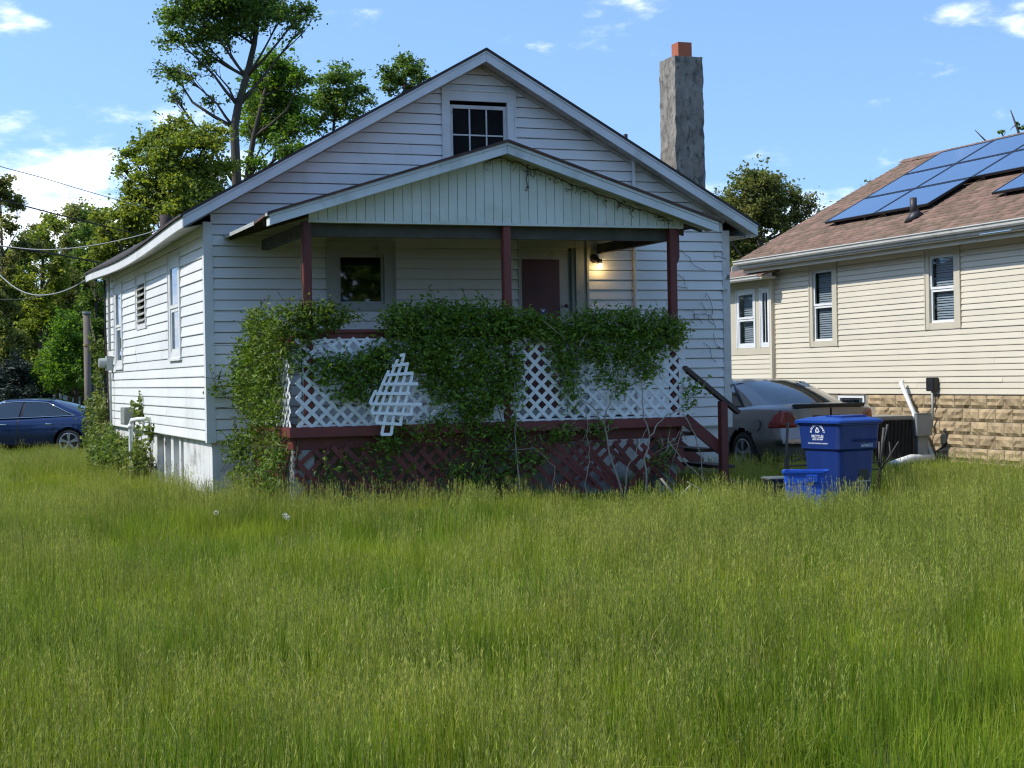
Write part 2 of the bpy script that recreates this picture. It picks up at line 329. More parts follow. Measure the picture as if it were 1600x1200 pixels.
# ------------------------------------------------------------------ walls: (a along the wall, n outwards, z)
WALLF = lambda a, n, z: (a, -n, z)             # front wall of the white house, v = 0
WALLL = lambda a, n, z: (-n, a, z)             # its left wall, u = 0
def wbox(mb, wall, a0, a1, n0, n1, z0, z1, mi=0):
    return mb.add([wall(a, n, z) for a in (a0, a1) for n in (n0, n1) for z in (z0, z1)], MB.BF, mi)
def siding(root, wall, z0, course, ncourse, lim, holes, mat, lip=.017, name='siding_board', slot=.010):
    """one lapped board per course and stretch; lim(z) gives the wall's ends at height z"""
    for k in range(ncourse):
        zb = z0 + k * course; zt = zb + course
        b0, b1 = lim(zb); t0, t1 = lim(zt)
        if b1 - b0 < .05: continue
        if t1 - t0 < .02: t0 = t1 = (b0 + b1) / 2
        segs = [(b0, b1, t0, t1)]
        for h0, h1, hz0, hz1 in holes:
            ov = min(zt, hz1) - max(zb, hz0)
            if ov < course * .45: continue
            new = []
            for s0, s1, q0, q1 in segs:
                if h1 <= min(s0, q0) or h0 >= max(s1, q1): new.append((s0, s1, q0, q1)); continue
                if h0 > s0 + .01: new.append((s0, h0, q0, h0))
                if h1 < s1 - .01: new.append((h1, s1, h1, q1))
            segs = new
        jn = []
        for s0, s1, q0, q1 in segs:
            if s1 - s0 > 4.2:
                m_ = s0 + (s1 - s0) * rng.uniform(.3, .7); jn += [(s0, m_ - .0015, q0, m_ - .0015), (m_ + .0015, s1, m_ + .0015, q1)]
            else: jn.append((s0, s1, q0, q1))
        segs = jn
        slices = [(s0, s1, q0, q1, zb, zt) for s0, s1, q0, q1 in segs]
        for h0, h1, hz0, hz1 in holes:
            ov = min(zt, hz1) - max(zb, hz0)
            if ov < course * .45: continue
            if zt - hz1 > .008: slices.append((h0 + .001, h1 - .001, h0 + .001, h1 - .001, hz1 - .005, zt))
            if hz0 - zb > .008: slices.append((h0 + .001, h1 - .001, h0 + .001, h1 - .001, zb, hz0 + .005))
        for s0, s1, q0, q1, za, ze in slices:
            zu = ze - .001 if ze == zt else ze; zl = za + slot + rng.uniform(-.0012, .0012)
            l2 = lip + rng.uniform(-.003, .003)
            prof = [(-.036, zl - .022, 0), (-.032, zl - .022, 0), (-.032, zl, 0), (l2, zl, 0), (l2 + .001, zl + .010, 0), (.003, zu, 1), (-.036, zu, 1)]
            mb = MB(); mb.add([wall(q0 if t_ else s0, n_, z_) for n_, z_, t_ in prof] + [wall(q1 if t_ else s1, n_, z_) for n_, z_, t_ in prof],
                              [(0, 1, 2, 3, 4, 5, 6), (13, 12, 11, 10, 9, 8, 7)] + [(k2, (k2 + 1) % 7, (k2 + 1) % 7 + 7, k2 + 7) for k2 in range(7)])
            mb.build(name, mat, root)
def pane_box(mb, wall, a0, a1, z0, z1, n):
    q = [Vector(wall(a0, n, z0)), Vector(wall(a1, n, z0)), Vector(wall(a1, n, z1)), Vector(wall(a0, n, z1))]
    out = Vector(wall(0, 1, 0)) - Vector(wall(0, 0, 0))          # panes face outwards
    if (q[1] - q[0]).cross(q[3] - q[0]).dot(out) < 0: q.reverse()
    return mb.add(q, [(0, 1, 2, 3)])
def window(root, wall, a0, a1, z0, z1, tw, th, tb, mat, sashmat, kind='double', blind=None, proud=.022, label=None, tl=None, muntins=None, sill=True, glass_in=.025, sw=.045, blindm=None, panem=None, drop=0.0):
    """trim a0..a1 x z0..z1 (widths tw side, th head, tb sill), sash, panes, blind; returns the trim part"""
    tl = tl if tl is not None else tw
    g0, g1, y0, y1 = a0 + tl, a1 - tw, z0 + tb, z1 - th
    mb = MB()
    wbox(mb, wall, a0, g0, -.03, proud, z0, z1); wbox(mb, wall, g1, a1, -.03, proud, z0, z1)
    wbox(mb, wall, g0, g1, -.03, proud - .003, y1, z1); wbox(mb, wall, g0, g1, -.03, proud - .003, z0, y0)
    if sill: wbox(mb, wall, a0 - .015, a1 + .015, .0, proud + .02, z0 - .03, z0 - .002)
    wbox(mb, wall, a0 - .010, a0 + .012, .0, proud + .012, z0 - .001, z1 + .012); wbox(mb, wall, a1 - .012, a1 + .010, 0, proud + .012, z0 - .001, z1 + .012)
    wbox(mb, wall, a0 + .013, a1 - .013, 0, proud + .012, z1 - .012, z1 + .010)
    part = mb.build('window', mat, root)
    if label: part['label'] = label
    s = MB(); zm = (y0 + y1) / 2
    rails = [(y0, zm, -.004), (zm, y1, .008)] if kind == 'double' else [(y0, y1 - drop, 0)]
    for q0, q1, dn in rails:
        n0, n1 = -glass_in - .015 + dn, -glass_in + .015 + dn
        e = .0015
        wbox(s, wall, g0 + e, g0 + sw, n0, n1, q0 + e, q1); wbox(s, wall, g1 - sw, g1 - e, n0, n1, q0 + e, q1)
        wbox(s, wall, g0 + sw, g1 - sw, n0, n1 + .001, q0 + e, q0 + sw); wbox(s, wall, g0 + sw, g1 - sw, n0, n1 + .001, q1 - sw, q1)
    s.build('sash', sashmat, part)
    cols, rows = muntins or (1, 1)
    for q0, q1, dn in rails:
        pa0, pa1, pz0, pz1 = g0 + sw, g1 - sw, q0 + sw, q1 - sw
        if muntins:
            mm = MB()
            for c in range(1, cols): x = pa0 + (pa1 - pa0) * c / cols; wbox(mm, wall, x - .009, x + .009, -glass_in - .010, -glass_in + .010, pz0, pz1)
            for r in range(1, rows): z = pz0 + (pz1 - pz0) * r / rows; wbox(mm, wall, pa0, pa1, -glass_in - .008, -glass_in + .008, z - .009, z + .009)
            mm.build('muntin', sashmat, part)
        for c in range(cols):
            for r in range(rows):
                pb = MB(); pane_box(pb, wall, pa0 + (pa1 - pa0) * c / cols, pa0 + (pa1 - pa0) * (c + 1) / cols, pz0 + (pz1 - pz0) * r / rows, pz0 + (pz1 - pz0) * (r + 1) / rows, -glass_in + dn)
                pb.build('pane', panem or GLASS, part, fix=False)
    if blind:
        bb = MB(); z = y0 + .03 if blind > 0 else zm
        while z < y1 - .04:
            zz = z + rng.uniform(-.003, .003)
            bb.add([wall(g0 + sw, -.085, zz), wall(g1 - sw, -.085, zz + rng.uniform(-.004, .004)), wall(g1 - sw, -.105, zz + .036), wall(g0 + sw, -.105, zz + .036)], [(0, 1, 2, 3)])
            z += abs(blind)
        bb.build('blind', blindm or BLIND, part, fix=False)
    return part

# ------------------------------------------------------------------ the white bungalow
W, LEN, ZB, CRS = 6.861, 9.80, 0.816, 0.127
OV, PR, PITCHK = 0.298, 0.295, 0.559
ZE = 3.297                                             # underside of the fascia at the eaves
RIDGE_U = W / 2
def zroof(u): return ZE + PITCHK * (min(u, W - u) + OV)
house = thing('white_bungalow', 'white sided bungalow with front gable, stucco chimney and overgrown porch', 'house', hl(0, 0, 0), YAW)
front_holes = [(1.456, 2.300, 2.371, 3.175), (3.906, 4.847, 0.5, 3.268), (2.945, 3.902, 4.10, 5.068)]
left_holes = [(1.745, 2.690, 1.828, 3.19), (4.792, 5.812, 2.315, 3.125), (7.46, 8.412, 1.772, 3.15)]
def front_lim(z):
    e = max(0.0, (z - ZE - .035) / PITCHK - OV); return (max(.07, e), min(W - .07, W - e))
siding(house, WALLF, ZB, CRS, 38, front_lim, front_holes, WHITE)
siding(house, WALLL, ZB, CRS, 20, lambda z: (.07, LEN - .07), left_holes, WHITE, slot=.004)
WALLR = lambda a, n, z: (W + n, a, z)
siding(house, WALLR, ZB, CRS, 20, lambda z: (.07, LEN - .07), [], WHITE)
mb = MB(); mb.prism([(0, LEN, ZB), (W, LEN, ZB), (W, LEN, 3.45), (RIDGE_U, LEN, zroof(RIDGE_U) + .02), (0, LEN, 3.45)], (0, .02, 0)); mb.build('back_wall', WHITE, house)
for u_, v_, zt_, m_ in ((0, 0, 3.40, WTRIM), (W, 0, 3.40, OLDPAINT), (0, LEN, 3.36, WTRIM), (W, LEN, 3.36, WTRIM)):
    su, sv = (-1 if u_ == 0 else 1), (-1 if v_ == 0 else 1)
    mb = MB(); t = .022
    mb.prism([(u_ + su * t, v_ + sv * t, ZB - .015), (u_ + su * t, v_ - sv * .085, ZB - .015), (u_ - su * .0, v_ - sv * .085, ZB - .015), (u_, v_, ZB - .015), (u_ - su * .085, v_, ZB - .015), (u_ - su * .085, v_ + sv * t, ZB - .015)], (0, 0, zt_ - ZB))
    mb.build('corner_board', m_, house)
# foundation: four walls with a gap in the left one that old posts fill
mb = MB(); mb.box(.05, W - .05, .05, .25, -.3, ZB - .004); mb.box(W - .25, W - .05, .26, LEN - .05, -.3, ZB - .004); mb.box(.26, W - .26, LEN - .25, LEN - .05, -.3, ZB - .004)
mb.box(.05, .25, .26, 2.1, -.3, ZB - .004); mb.box(.05, .25, 4.4, LEN - .05, -.3, ZB - .004); mb.box(.14, .22, 2.11, 4.39, -.3, ZB - .006)
mb.build('foundation', FOUND, house)
for v_, m_, wd in ((2.28, OLDPAINT, .16), (2.9, FOUND, .22), (3.62, OLDPAINT, .12)):
    mb = MB(); mb.box(.045, .13, v_, v_ + wd, -.2, ZB - .01); mb.build('foundation_post', m_, house)
# floors, plus near-black partitions added behind the windows to darken them
mb = MB(); mb.box(.05, W - .05, .02, LEN - .02, ZB + .10, ZB + .16); mb.box(.05, W - .05, .02, LEN - .02, 3.44, 3.47); mb.box(.1, W - .1, .50, .53, ZB + .17, 3.43); mb.box(2.6, W - 2.6, .50, .53, 3.475, 4.75); mb.box(.50, .53, .6, LEN - .1, ZB + .17, 3.43); mb.build('floor_and_dark_partition', INTERIOR, house)

# roof: two sheets with a sagging left eave
def sag(v): return -.085 * max(0.0, math.sin(math.pi * min(max(v / 9.6, 0), 1))) ** 1.3
TH = .135
VV = [-PR - .02 + (LEN + 2 * PR + .04) * i / 24 for i in range(25)]
for side in (-1, 1):
    rings = []
    for v in VV:
        s = sag(v) if side < 0 else 0
        e = -OV - .03 if side < 0 else W + OV + .03
        z_e = ZE - PITCHK * .03 + TH + s; z_r = zroof(RIDGE_U) + TH; um = (e + RIDGE_U) / 2
        zm = (z_e + z_r) / 2 - s * .3
        rings.append([(e, v, z_e), (um, v, zm), (RIDGE_U, v, z_r), (RIDGE_U, v, z_r + .034), (um, v, zm + .032), (e, v, z_e + .030)])
    mb = MB(); mb.loft(rings); mb.build('roof', ROOFDARK, house)
# rake boards: main face and the narrow shadow board above
def rake(root, apex_u, z_ap, tip_u, z_tip, v0, v1, zlo, zhi, mat, name):
    mb = MB(); mb.prism([(tip_u, v0, z_tip + zlo), (apex_u, v0, z_ap + zlo), (apex_u, v0, z_ap + zhi), (tip_u, v0, z_tip + zhi)], (0, v1 - v0, 0)); return mb.build(name, mat, root)
for tip, z_s in ((-OV, 1), (W + OV, 1)):
    ap = RIDGE_U - .002 if tip < 0 else RIDGE_U + .002
    rake(house, ap, zroof(RIDGE_U), tip, ZE, -PR, -PR + .025, 0, .106, WFASCIA, 'rake_board')
    rake(house, ap, zroof(RIDGE_U), tip, ZE, -PR - .010, -PR + .02, .108, TH - .003, WFASCIA, 'rake_trim')
    rake(house, ap, zroof(RIDGE_U), tip, ZE, LEN + PR - .025, LEN + PR, 0, TH - .003, WFASCIA, 'rake_board')
# left fascia following the sag, right fascia straight
rings = []
for v in [-PR + .026 + (LEN + 2 * PR - .052) * i / 24 for i in range(25)]:
    z = ZE + sag(v); rings.append([(-OV - .004, v, z - .006), (-OV + .02, v, z - .006), (-OV + .02, v, z + TH - .012), (-OV - .004, v, z + TH - .012)])
mb = MB(); mb.loft(rings); mb.build('fascia_board', WTRIM, house)
mb = MB(); mb.box(W + OV - .02, W + OV + .004, -PR + .026, LEN + PR - .026, ZE - .004, ZE + TH - .03); mb.build('fascia_board', WFASCIA, house)
rings = [[(-OV + .021, v, ZE + sag(v) + .004), (-.001, v, ZE + sag(v) * .5 + .055), (-.001, v, ZE + sag(v) * .5 + .065), (-OV + .021, v, ZE + sag(v) + .014)] for v in [.005 + (LEN - .01) * i / 20 for i in range(21)]]
mb = MB(); mb.loft(rings); mb.build('eave_soffit', SOFFIT, house)
mb = MB(); mb.box(W + .023, W + OV - .021, .002, LEN, ZE + .01, ZE + .02); mb.build('eave_soffit', SOFFIT, house)
# rake soffit: narrow boards across the overhang
for side in (-1, 1):
    s = .02
    while s < RIDGE_U + OV - .1:
        mb = MB(); u0, u1 = (-OV + s, -OV + s + .094) if side < 0 else (W + OV - s - .094, W + OV - s)
        j = rng.uniform(0, .004)
        mb.add([(u, v, zroof(u) + .022 + d + j) for u in (u0, u1) for v in (-PR + .027, .012) for d in (0, .008)], MB.BF)
        mb.build('soffit_board', SOFFIT, house); s += .100
for tip in (0, 1):                                     # moulding where soffit meets the gable
    e = .06 if tip == 0 else W - .06
    mb = MB(); mb.prism([(e, -.042, zroof(e) - .022), (RIDGE_U, -.042, zroof(RIDGE_U) - .022), (RIDGE_U, -.042, zroof(RIDGE_U) + .020), (e, -.042, zroof(e) + .020)], (0, .018, 0)); mb.build('gable_moulding', SOFFIT, house)

# windows, vent, door of the white house
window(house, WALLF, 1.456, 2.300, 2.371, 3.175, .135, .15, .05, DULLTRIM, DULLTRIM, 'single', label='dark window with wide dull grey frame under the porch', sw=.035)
window(house, WALLF, 2.945, 3.902, 4.10, 5.068, .105, .13, .05, WTRIM, OLDPAINT, 'single', muntins=(3, 2), panem=pmat('dark_pane', (.008, .008, .009), .6, (.014, .014, .014), 6, spec=.06), drop=.05, label='attic window with six dark panes and peeling sash', tl=.095)  # near-black matte panes with little reflection
window(house, WALLL, 1.745, 2.690, 1.828, 3.19, .115, .14, .08, WTRIM, WTRIM, 'double', blind=.045, tl=.14, glass_in=.004)
window(house, WALLL, 7.46, 8.412, 1.772, 3.15, .115, .14, .08, WTRIM, WTRIM, 'double', blind=.045, tl=.14, glass_in=.004)
mb = MB(); a0, a1, z0, z1 = 4.792, 5.812, 2.315, 3.125
wbox(mb, WALLL, a0, a0 + .12, -.03, .022, z0, z1); wbox(mb, WALLL, a1 - .12, a1, -.03, .022, z0, z1); wbox(mb, WALLL, a0 + .12, a1 - .12, -.03, .02, z1 - .15, z1); wbox(mb, WALLL, a0 + .12, a1 - .12, -.03, .02, z0, z0 + .09)
wbox(mb, WALLL, a0 - .01, a0 + .012, 0, .034, z0 - .001, z1 + .012); wbox(mb, WALLL, a1 - .012, a1 + .01, 0, .034, z0 - .001, z1 + .012); wbox(mb, WALLL, a0 + .013, a1 - .013, 0, .034, z1 - .011, z1 + .01)
vent = mb.build('wall_vent', WTRIM, house); vent['label'] = 'louvred vent with grey slats'
LOUV = pmat('louvre_grey', (.30, .30, .27), .6, (.24, .24, .21), 5)
for k in range(6):
    zz = z0 + .10 + k * .094
    mb = MB(); mb.add([WALLL(a0 + .125, .045, zz), WALLL(a1 - .125, .045, zz), WALLL(a1 - .125, -.05, zz + .085), WALLL(a0 + .125, -.05, zz + .085), WALLL(a0 + .125, .045, zz + .012), WALLL(a1 - .125, .045, zz + .012), WALLL(a1 - .125, -.05, zz + .097), WALLL(a0 + .125, -.05, zz + .097)],
                      [(0, 1, 2, 3), (4, 7, 6, 5), (0, 4, 5, 1), (2, 6, 7, 3), (0, 3, 7, 4), (1, 5, 6, 2)])
    mb.build('slat', LOUV, vent)
# door
mb = MB(); d0, d1 = 3.906, 4.847
wbox(mb, WALLF, d0, d0 + .04, -.05, .02, 1.0, 3.268); wbox(mb, WALLF, 4.69, d1, -.05, .022, 1.0, 3.268); wbox(mb, WALLF, d0 + .04, 4.69, -.05, .02, 3.13, 3.268); wbox(mb, WALLF, d1 - .015, d1 + .012, 0, .04, 1.0, 3.28)
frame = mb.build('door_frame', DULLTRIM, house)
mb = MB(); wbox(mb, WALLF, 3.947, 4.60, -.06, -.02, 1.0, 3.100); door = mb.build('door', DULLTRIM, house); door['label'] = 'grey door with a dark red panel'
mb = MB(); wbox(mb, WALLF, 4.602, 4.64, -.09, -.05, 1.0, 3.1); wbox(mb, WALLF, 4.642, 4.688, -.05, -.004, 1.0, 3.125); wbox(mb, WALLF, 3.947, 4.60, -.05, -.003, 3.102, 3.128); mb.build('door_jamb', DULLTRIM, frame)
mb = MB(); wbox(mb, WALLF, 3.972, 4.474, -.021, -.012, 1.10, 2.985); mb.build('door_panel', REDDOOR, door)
mb = MB(); mb.tube([WALLF(4.548, -.02, 2.398), WALLF(4.548, .01, 2.398), WALLF(4.548, .035, 2.398)], [.012, .014, .026], 12); mb.build('door_knob', DARKMETAL, door, smooth=True)
mb = MB(); mb.tube([WALLF(4.247, -.012, 2.34), WALLF(4.247, -.0105, 2.34)], .040, 20); st = mb.build('sticker', pmat('sticker_blue', (.02, .05, .28), .4), door)
mb = MB(); sh = [(-.022, -.012), (-.006, -.020), (.008, -.006), (.024, -.004), (.020, .014), (.004, .022), (.002, .006), (-.014, .012)]
mb.prism([WALLF(4.247 + x, -.0103, 2.34 + y) for x, y in sh], (0, -.0006, 0)); mb.build('sticker_mark', pmat('sticker_white', (.75, .77, .8), .4), door)
# porch light with its bulb
mb = MB(); mb.tube([WALLF(4.948, .0, 3.0), WALLF(4.948, .028, 3.0), WALLF(4.948, .032, 3.0)], [.058, .058, .03], 16); mb.tube([WALLF(4.95, .03, 3.0), WALLF(4.965, .065, 2.99), WALLF(4.985, .085, 2.965)], [.028, .026, .022], 10)
mb.tube([WALLF(4.985, .085, 2.985), WALLF(4.99, .087, 2.93)], [.034, .030], 12); mb.beam(WALLF(4.948, .012, 3.06), WALLF(4.948, .012, 3.13), .008, .012); lamp = mb.build('porch_light', DARKMETAL, house, smooth=True)
mb = MB(); mb.tube([WALLF(4.99, .087, 2.935), WALLF(4.992, .087, 2.915), WALLF(4.993, .087, 2.895), WALLF(4.993, .087, 2.88), WALLF(4.993, .087, 2.872)], [.016, .026, .030, .022, .008], 12)
mb.build('bulb', pmat('lit_bulb', (.9, .8, .6), .4, emit=(1, .72, .30, 9)), lamp, smooth=True)
pl = bpy.data.lights.new('porch_bulb_light', 'POINT'); pl.energy = .7; pl.color = (1, .62, .22); pl.shadow_soft_size = .03
plo = bpy.data.objects.new('porch_bulb_light', pl); C.objects.link(plo); plo.location = hl(4.995, -.125, 2.885)

# conduit, chimney, vent pipes, meters
mb = MB(); mb.tube([(5.502, -.045, .5), (5.502, -.045, 3.60)], .022, 8); mb.tube([(5.506, -.045, 3.60), (5.506, -.045, 4.30)], .026, 8)
for z in (1.6, 2.6, 4.0): mb.box(5.46, 5.545, -.03, -.012, z, z + .02)
mb.build('conduit', WTRIM, house, smooth=False)
def rough_box(x0, x1, y0, y1, z0, z1, nz, amp, seed):
    mb = MB(); k = 12; rings = []
    for j in range(nz + 1):
        z = z0 + (z1 - z0) * j / nz; r = []
        c = [(x0, y0), (x1, y0), (x1, y1), (x0, y1)]
        for s in range(4):
            for i in range(k):
                a, b = c[s], c[(s + 1) % 4]; t = i / k
                p = Vector((a[0] + (b[0] - a[0]) * t, a[1] + (b[1] - a[1]) * t, z))
                nv = noise.noise_vector(Vector((p.x * 22, p.y * 22, p.z * 11)) + Vector((seed, 0, 0))) * amp * .8 + noise.noise_vector(p * 3) * amp * .8
                tap = -.012 * (j / nz)
                cx, cy = (x0 + x1) / 2, (y0 + y1) / 2
                r.append((p.x + nv.x + (p.x - cx) * tap * 3, p.y + nv.y + (p.y - cy) * tap * 3, z + (nv.z * .6 if 0 < j else 0)))
        rings.append(r)
    mb.loft(rings); return mb
ch = rough_box(6.285, 6.715, .30, .775, 3.3, 5.72, 110, .013, 3).build('chimney', STUCCO, house); ch['label'] = 'tall rough stucco chimney'
mb = MB(); a, b, c, d = 6.42, 6.62, .45, .65
mb.box(a, b, c, c + .02, 5.66, 5.935); mb.box(a, b, d - .02, d, 5.66, 5.935); mb.box(a, a + .02, c + .0205, d - .0205, 5.66, 5.935); mb.box(b - .02, b, c + .0205, d - .0205, 5.66, 5.935)
mb.build('flue_liner', TERRA, ch)
u0_, u1_ = 6.30, 6.78
mb = MB(); mb.prism([(u0_, .285, zroof(u0_) + TH + .03), (u1_, .285, zroof(u1_) + TH + .03), (u1_, .285, zroof(u1_) + TH + .24), (u0_, .285, zroof(u0_) + TH + .25)], (0, .012, 0)); mb.build('flashing', WFASCIA, ch)
mb = MB(); mb.tube([(7.34 - 3.2, 4.0, 4.6), (7.34 - 3.2, 4.0, 5.2)], .035, 10)
mb.v = []; mb.f = []; mb.m = []
mb.tube([(5.95, 1.15, 4.2), (5.95, 1.15, 4.79)], .028, 10); mb.build('vent_pipe', BLACK, house, smooth=True)
mb = MB(); mb.tube([(.62, 7.0, 3.7), (.62, 7.0, 4.17)], .085, 12); mb.build('vent_pipe', pmat('rusty_pipe', (.05, .032, .026), .8, (.03, .02, .02), 6), house, smooth=True)
mb = MB(); mb.box(-.12, -.012, 8.75, 8.95, 1.74, 1.98); mb.tube([(-.12, 8.85, 1.87), (-.24, 8.85, 1.87)], [.082, .075], 16); mb.tube([(-.07, 8.72, 2.06), (-.07, 8.72, 3.30)], .022, 8); mb.tube([(-.07, 8.72, 1.7), (-.07, 8.72, .7)], .02, 8)
mb.build('electric_meter', METERGREY, house)
mb = MB(); mb.tube([(-.03, 9.6, 3.30), (-.05, 9.45, 2.5), (-.04, 9.35, 1.6), (-.03, 9.3, .9)], .016, 6); mb.tube([(-.02, 9.7, 3.3), (-.03, 9.68, 1.9), (-.02, 9.7, .9)], .014, 6); mb.build('service_cable', BLACK, house)
mb = MB(); mb.box(-.16, -.012, 6.25, 6.75, .885, 1.15); mb.box(-.165, -.155, 6.28, 6.72, .90, 1.12); mb.build('utility_box', pmat('box_grey', (.25, .26, .24), .6, (.19, .2, .18), 5), house, bevel=.004)
mb = MB(); mb.tube([(-.01, 4.6, 1.0), (-.16, 4.75, 1.0), (-.235, 4.86, .985), (-.25, 4.9, .93), (-.25, 4.92, .5), (-.25, 4.98, -.1)], .033, 10)
mb.tube([(-.25, 4.90, .93), (-.25, 4.90, .87)], .041, 10); mb.build('drain_pipe', PVC, house, smooth=True)

# ------------------------------------------------------------------ porch (parts of the bungalow)
PF = -2.10                                             # plane of the posts
DK0, DK1, ZD = .51, 5.115, 1.0
mb = MB(); mb.box(DK0 + .04, DK1 - .04, PF + .0, -.06, ZD - .06, ZD - .005); mb.build('porch_floor', RAFTER, house)
for nm, bx_, m_ in (('rim_board', (DK0 - .04, DK1 + .02, PF - .085, PF - .045, .905, 1.012), RED), ('rim_board', (DK0 - .04, DK0, PF - .043, -.03, .905, 1.012), RED), ('rim_board', (DK1 - .02, DK1 + .02, PF - .043, -.03, .905, 1.012), RED),
                    ('skirt_beam', (DK0 + .01, DK1, PF + .022, PF + .058, .775, .903), RED), ('skirt_beam', (DK0 + .01, DK0 + .05, PF - .01, -.05, .775, .903), RED), ('skirt_beam', (DK1 - .05, DK1 - .01, PF - .01, -.05, .775, .903), RED)):
    mb = MB(); mb.box(*bx_); mb.build(nm, m_, house, bevel=.004)
for pu in (.705, 2.97, 5.016):
    mb = MB(); mb.box(pu - .045, pu + .045, PF - .045, PF + .045, ZD - .01, 3.20); p_ = mb.build('porch_post', RED, house, bevel=.006)
mb = MB(); mb.prism([(5.062, PF - .02, 3.19), (5.105, PF - .02, 3.19), (5.105, PF - .02, 2.86), (5.085, PF - .02, 2.80), (5.062, PF - .02, 2.78)], (0, .04, 0)); mb.build('post_bracket', RED, house)
for a, b in ((.752, 2.923), (3.017, 4.969)):
    mb = MB(); mb.box(a, b, PF - .02, PF + .02, 1.925, 2.012); mb.box(a, b, PF - .055, PF + .05, 2.014, 2.050); mb.build('porch_rail', RED, house, bevel=.004)
mb = MB(); mb.box(.685, .725, PF + .047, -.03, 1.925, 2.012); mb.build('porch_rail', RED, house, bevel=.004)
for pu in (.62, 2.9, 4.9):                             # concrete piers below
    mb = MB(); mb.box(pu - .09, pu + .14, PF + .02, PF + .25, -.2, .77); mb.build('porch_pier', CONCRETE, house, bevel=.01)

def clip45(u0, u1, z0, z1, c, sgn):
    """segment of the line z = sgn*u + c inside a rectangle"""
    pts = []
    for u in (u0, u1):
        z = sgn * u + c
        if z0 <= z <= z1: pts.append((u, z))
    for z in (z0, z1):
        u = (z - c) * sgn
        if u0 < u < u1: pts.append((u, z))
    if len(pts) < 2: return None
    pts.sort(); a, b = pts[0], pts[-1]
    return (a, b) if math.dist(a, b) > .05 else None
def lattice(root, name, fmap, u0, u1, z0, z1, pitch, wd, th, mat, keep=None, jit=0.0, part_label=None):
    mb = MB()                                          # thin frame strips: the panel itself
    for zz in (z0, z1 - .02): mb.add([fmap(u, n, z) for u in (u0, u1) for n in (-.004, -.001) for z in (zz, zz + .02)], MB.BF)
    pan = mb.build(name, mat, root)
    if part_label: pan['label'] = part_label
    for sgn, n0 in ((1, .0), (-1, th + .0006)):
        c = (z0 - u1 if sgn > 0 else z0 + u0) - 0
        end = (z1 - u0 if sgn > 0 else z1 + u1)
        while c < end:
            sg = clip45(u0, u1, z0, z1, c + rng.uniform(-jit, jit), sgn)
            c += pitch
            if not sg: continue
            if keep and not keep(sg, sgn): continue
            (a, za), (b, zb) = sg
            du, dz = b - a, zb - za; ln = math.hypot(du, dz); du /= ln; dz /= ln; hw = wd / 2
            a -= du * hw * .4; za -= dz * hw * .4; b += du * hw * .4; zb += dz * hw * .4
            cor = [(a - dz * hw, za + du * hw), (b - dz * hw, zb + du * hw), (b + dz * hw, zb - du * hw), (a + dz * hw, za - du * hw)]
            mb = MB(); mb.add([fmap(u, n0, z) for u, z in cor] + [fmap(u, n0 + th, z) for u, z in cor], [(0, 1, 2, 3), (7, 6, 5, 4), (0, 4, 5, 1), (1, 5, 6, 2), (2, 6, 7, 3), (3, 7, 4, 0)])
            mb.build('lattice_strip', mat, pan)
    return pan
FR = lambda u, n, z: (u, PF - .048 - n, z)
LS = lambda a, n, z: (DK0 - .002 - n, a, z)
lattice(house, 'lattice_panel', FR, .56, 2.90, 1.016, 1.95, .1555, .040, .006, LATTICE, part_label='white lattice panel left of the middle post')
lattice(house, 'lattice_panel', FR, 2.98, 5.115, 1.016, 1.94, .1555, .040, .006, LATTICE, part_label='white lattice panel beside the steps')
lattice(house, 'lattice_panel', LS, PF + .02, -.05, 1.016, 1.90, .1555, .040, .006, LATTICE, part_label='white lattice panel on the porch side')
# broken red skirt: two layers of diagonal laths, some missing or slipped
mb = MB(); mb.box(DK0 + .02, DK1 - .02, PF + .0, PF + .02, .05, .09); skirt = mb.build('porch_skirt', RED, house); skirt['label'] = 'broken red lath skirt below the porch deck'
u = .30
while u < 5.0:
    if rng.random() < .86:
        ln = rng.uniform(.75, .95); ang = R(-45 + rng.uniform(-6, 6)); z_t = rng.uniform(.70, .80)
        a = Vector((u, PF - .022, z_t)); b = a + Vector((math.cos(ang), 0, math.sin(ang))) * ln
        if a.x < DK0 + .03: t_ = (DK0 + .03 - a.x) / (b.x - a.x); a = a.lerp(b, t_)
        if b.x > DK1: b = a.lerp(b, (DK1 - a.x) / (b.x - a.x))
        mb = MB(); mb.beam(a, b, .010, .055); mb.build('lath', RED, skirt)
    u += rng.uniform(.12, .20)
u = .60
while u < 5.6:
    if rng.random() < .7:
        ang = R(225 + rng.uniform(-4, 4)); a = Vector((u, PF - .006, .77)); b = a + Vector((math.cos(ang), 0, math.sin(ang))) * rng.uniform(.4, .95)
        if b.x < DK0 + .03: b = a.lerp(b, (a.x - DK0 - .03) / (a.x - b.x))
        if a.x > DK1: a = b.lerp(a, (DK1 - b.x) / (a.x - b.x))
        mb = MB(); mb.beam(a, b, .009, .048); mb.build('lath', RED, skirt)
    u += .155
v = -1.95
while v < -.2:
    a = Vector((DK0 + .004, v, .77)); b = a + Vector((0, .55 + rng.uniform(-.05, .05), -.62)); b.y = min(b.y, -.05)
    mb = MB(); mb.beam(a, b, .009, .05); mb.build('lath', RED, skirt); v += .17

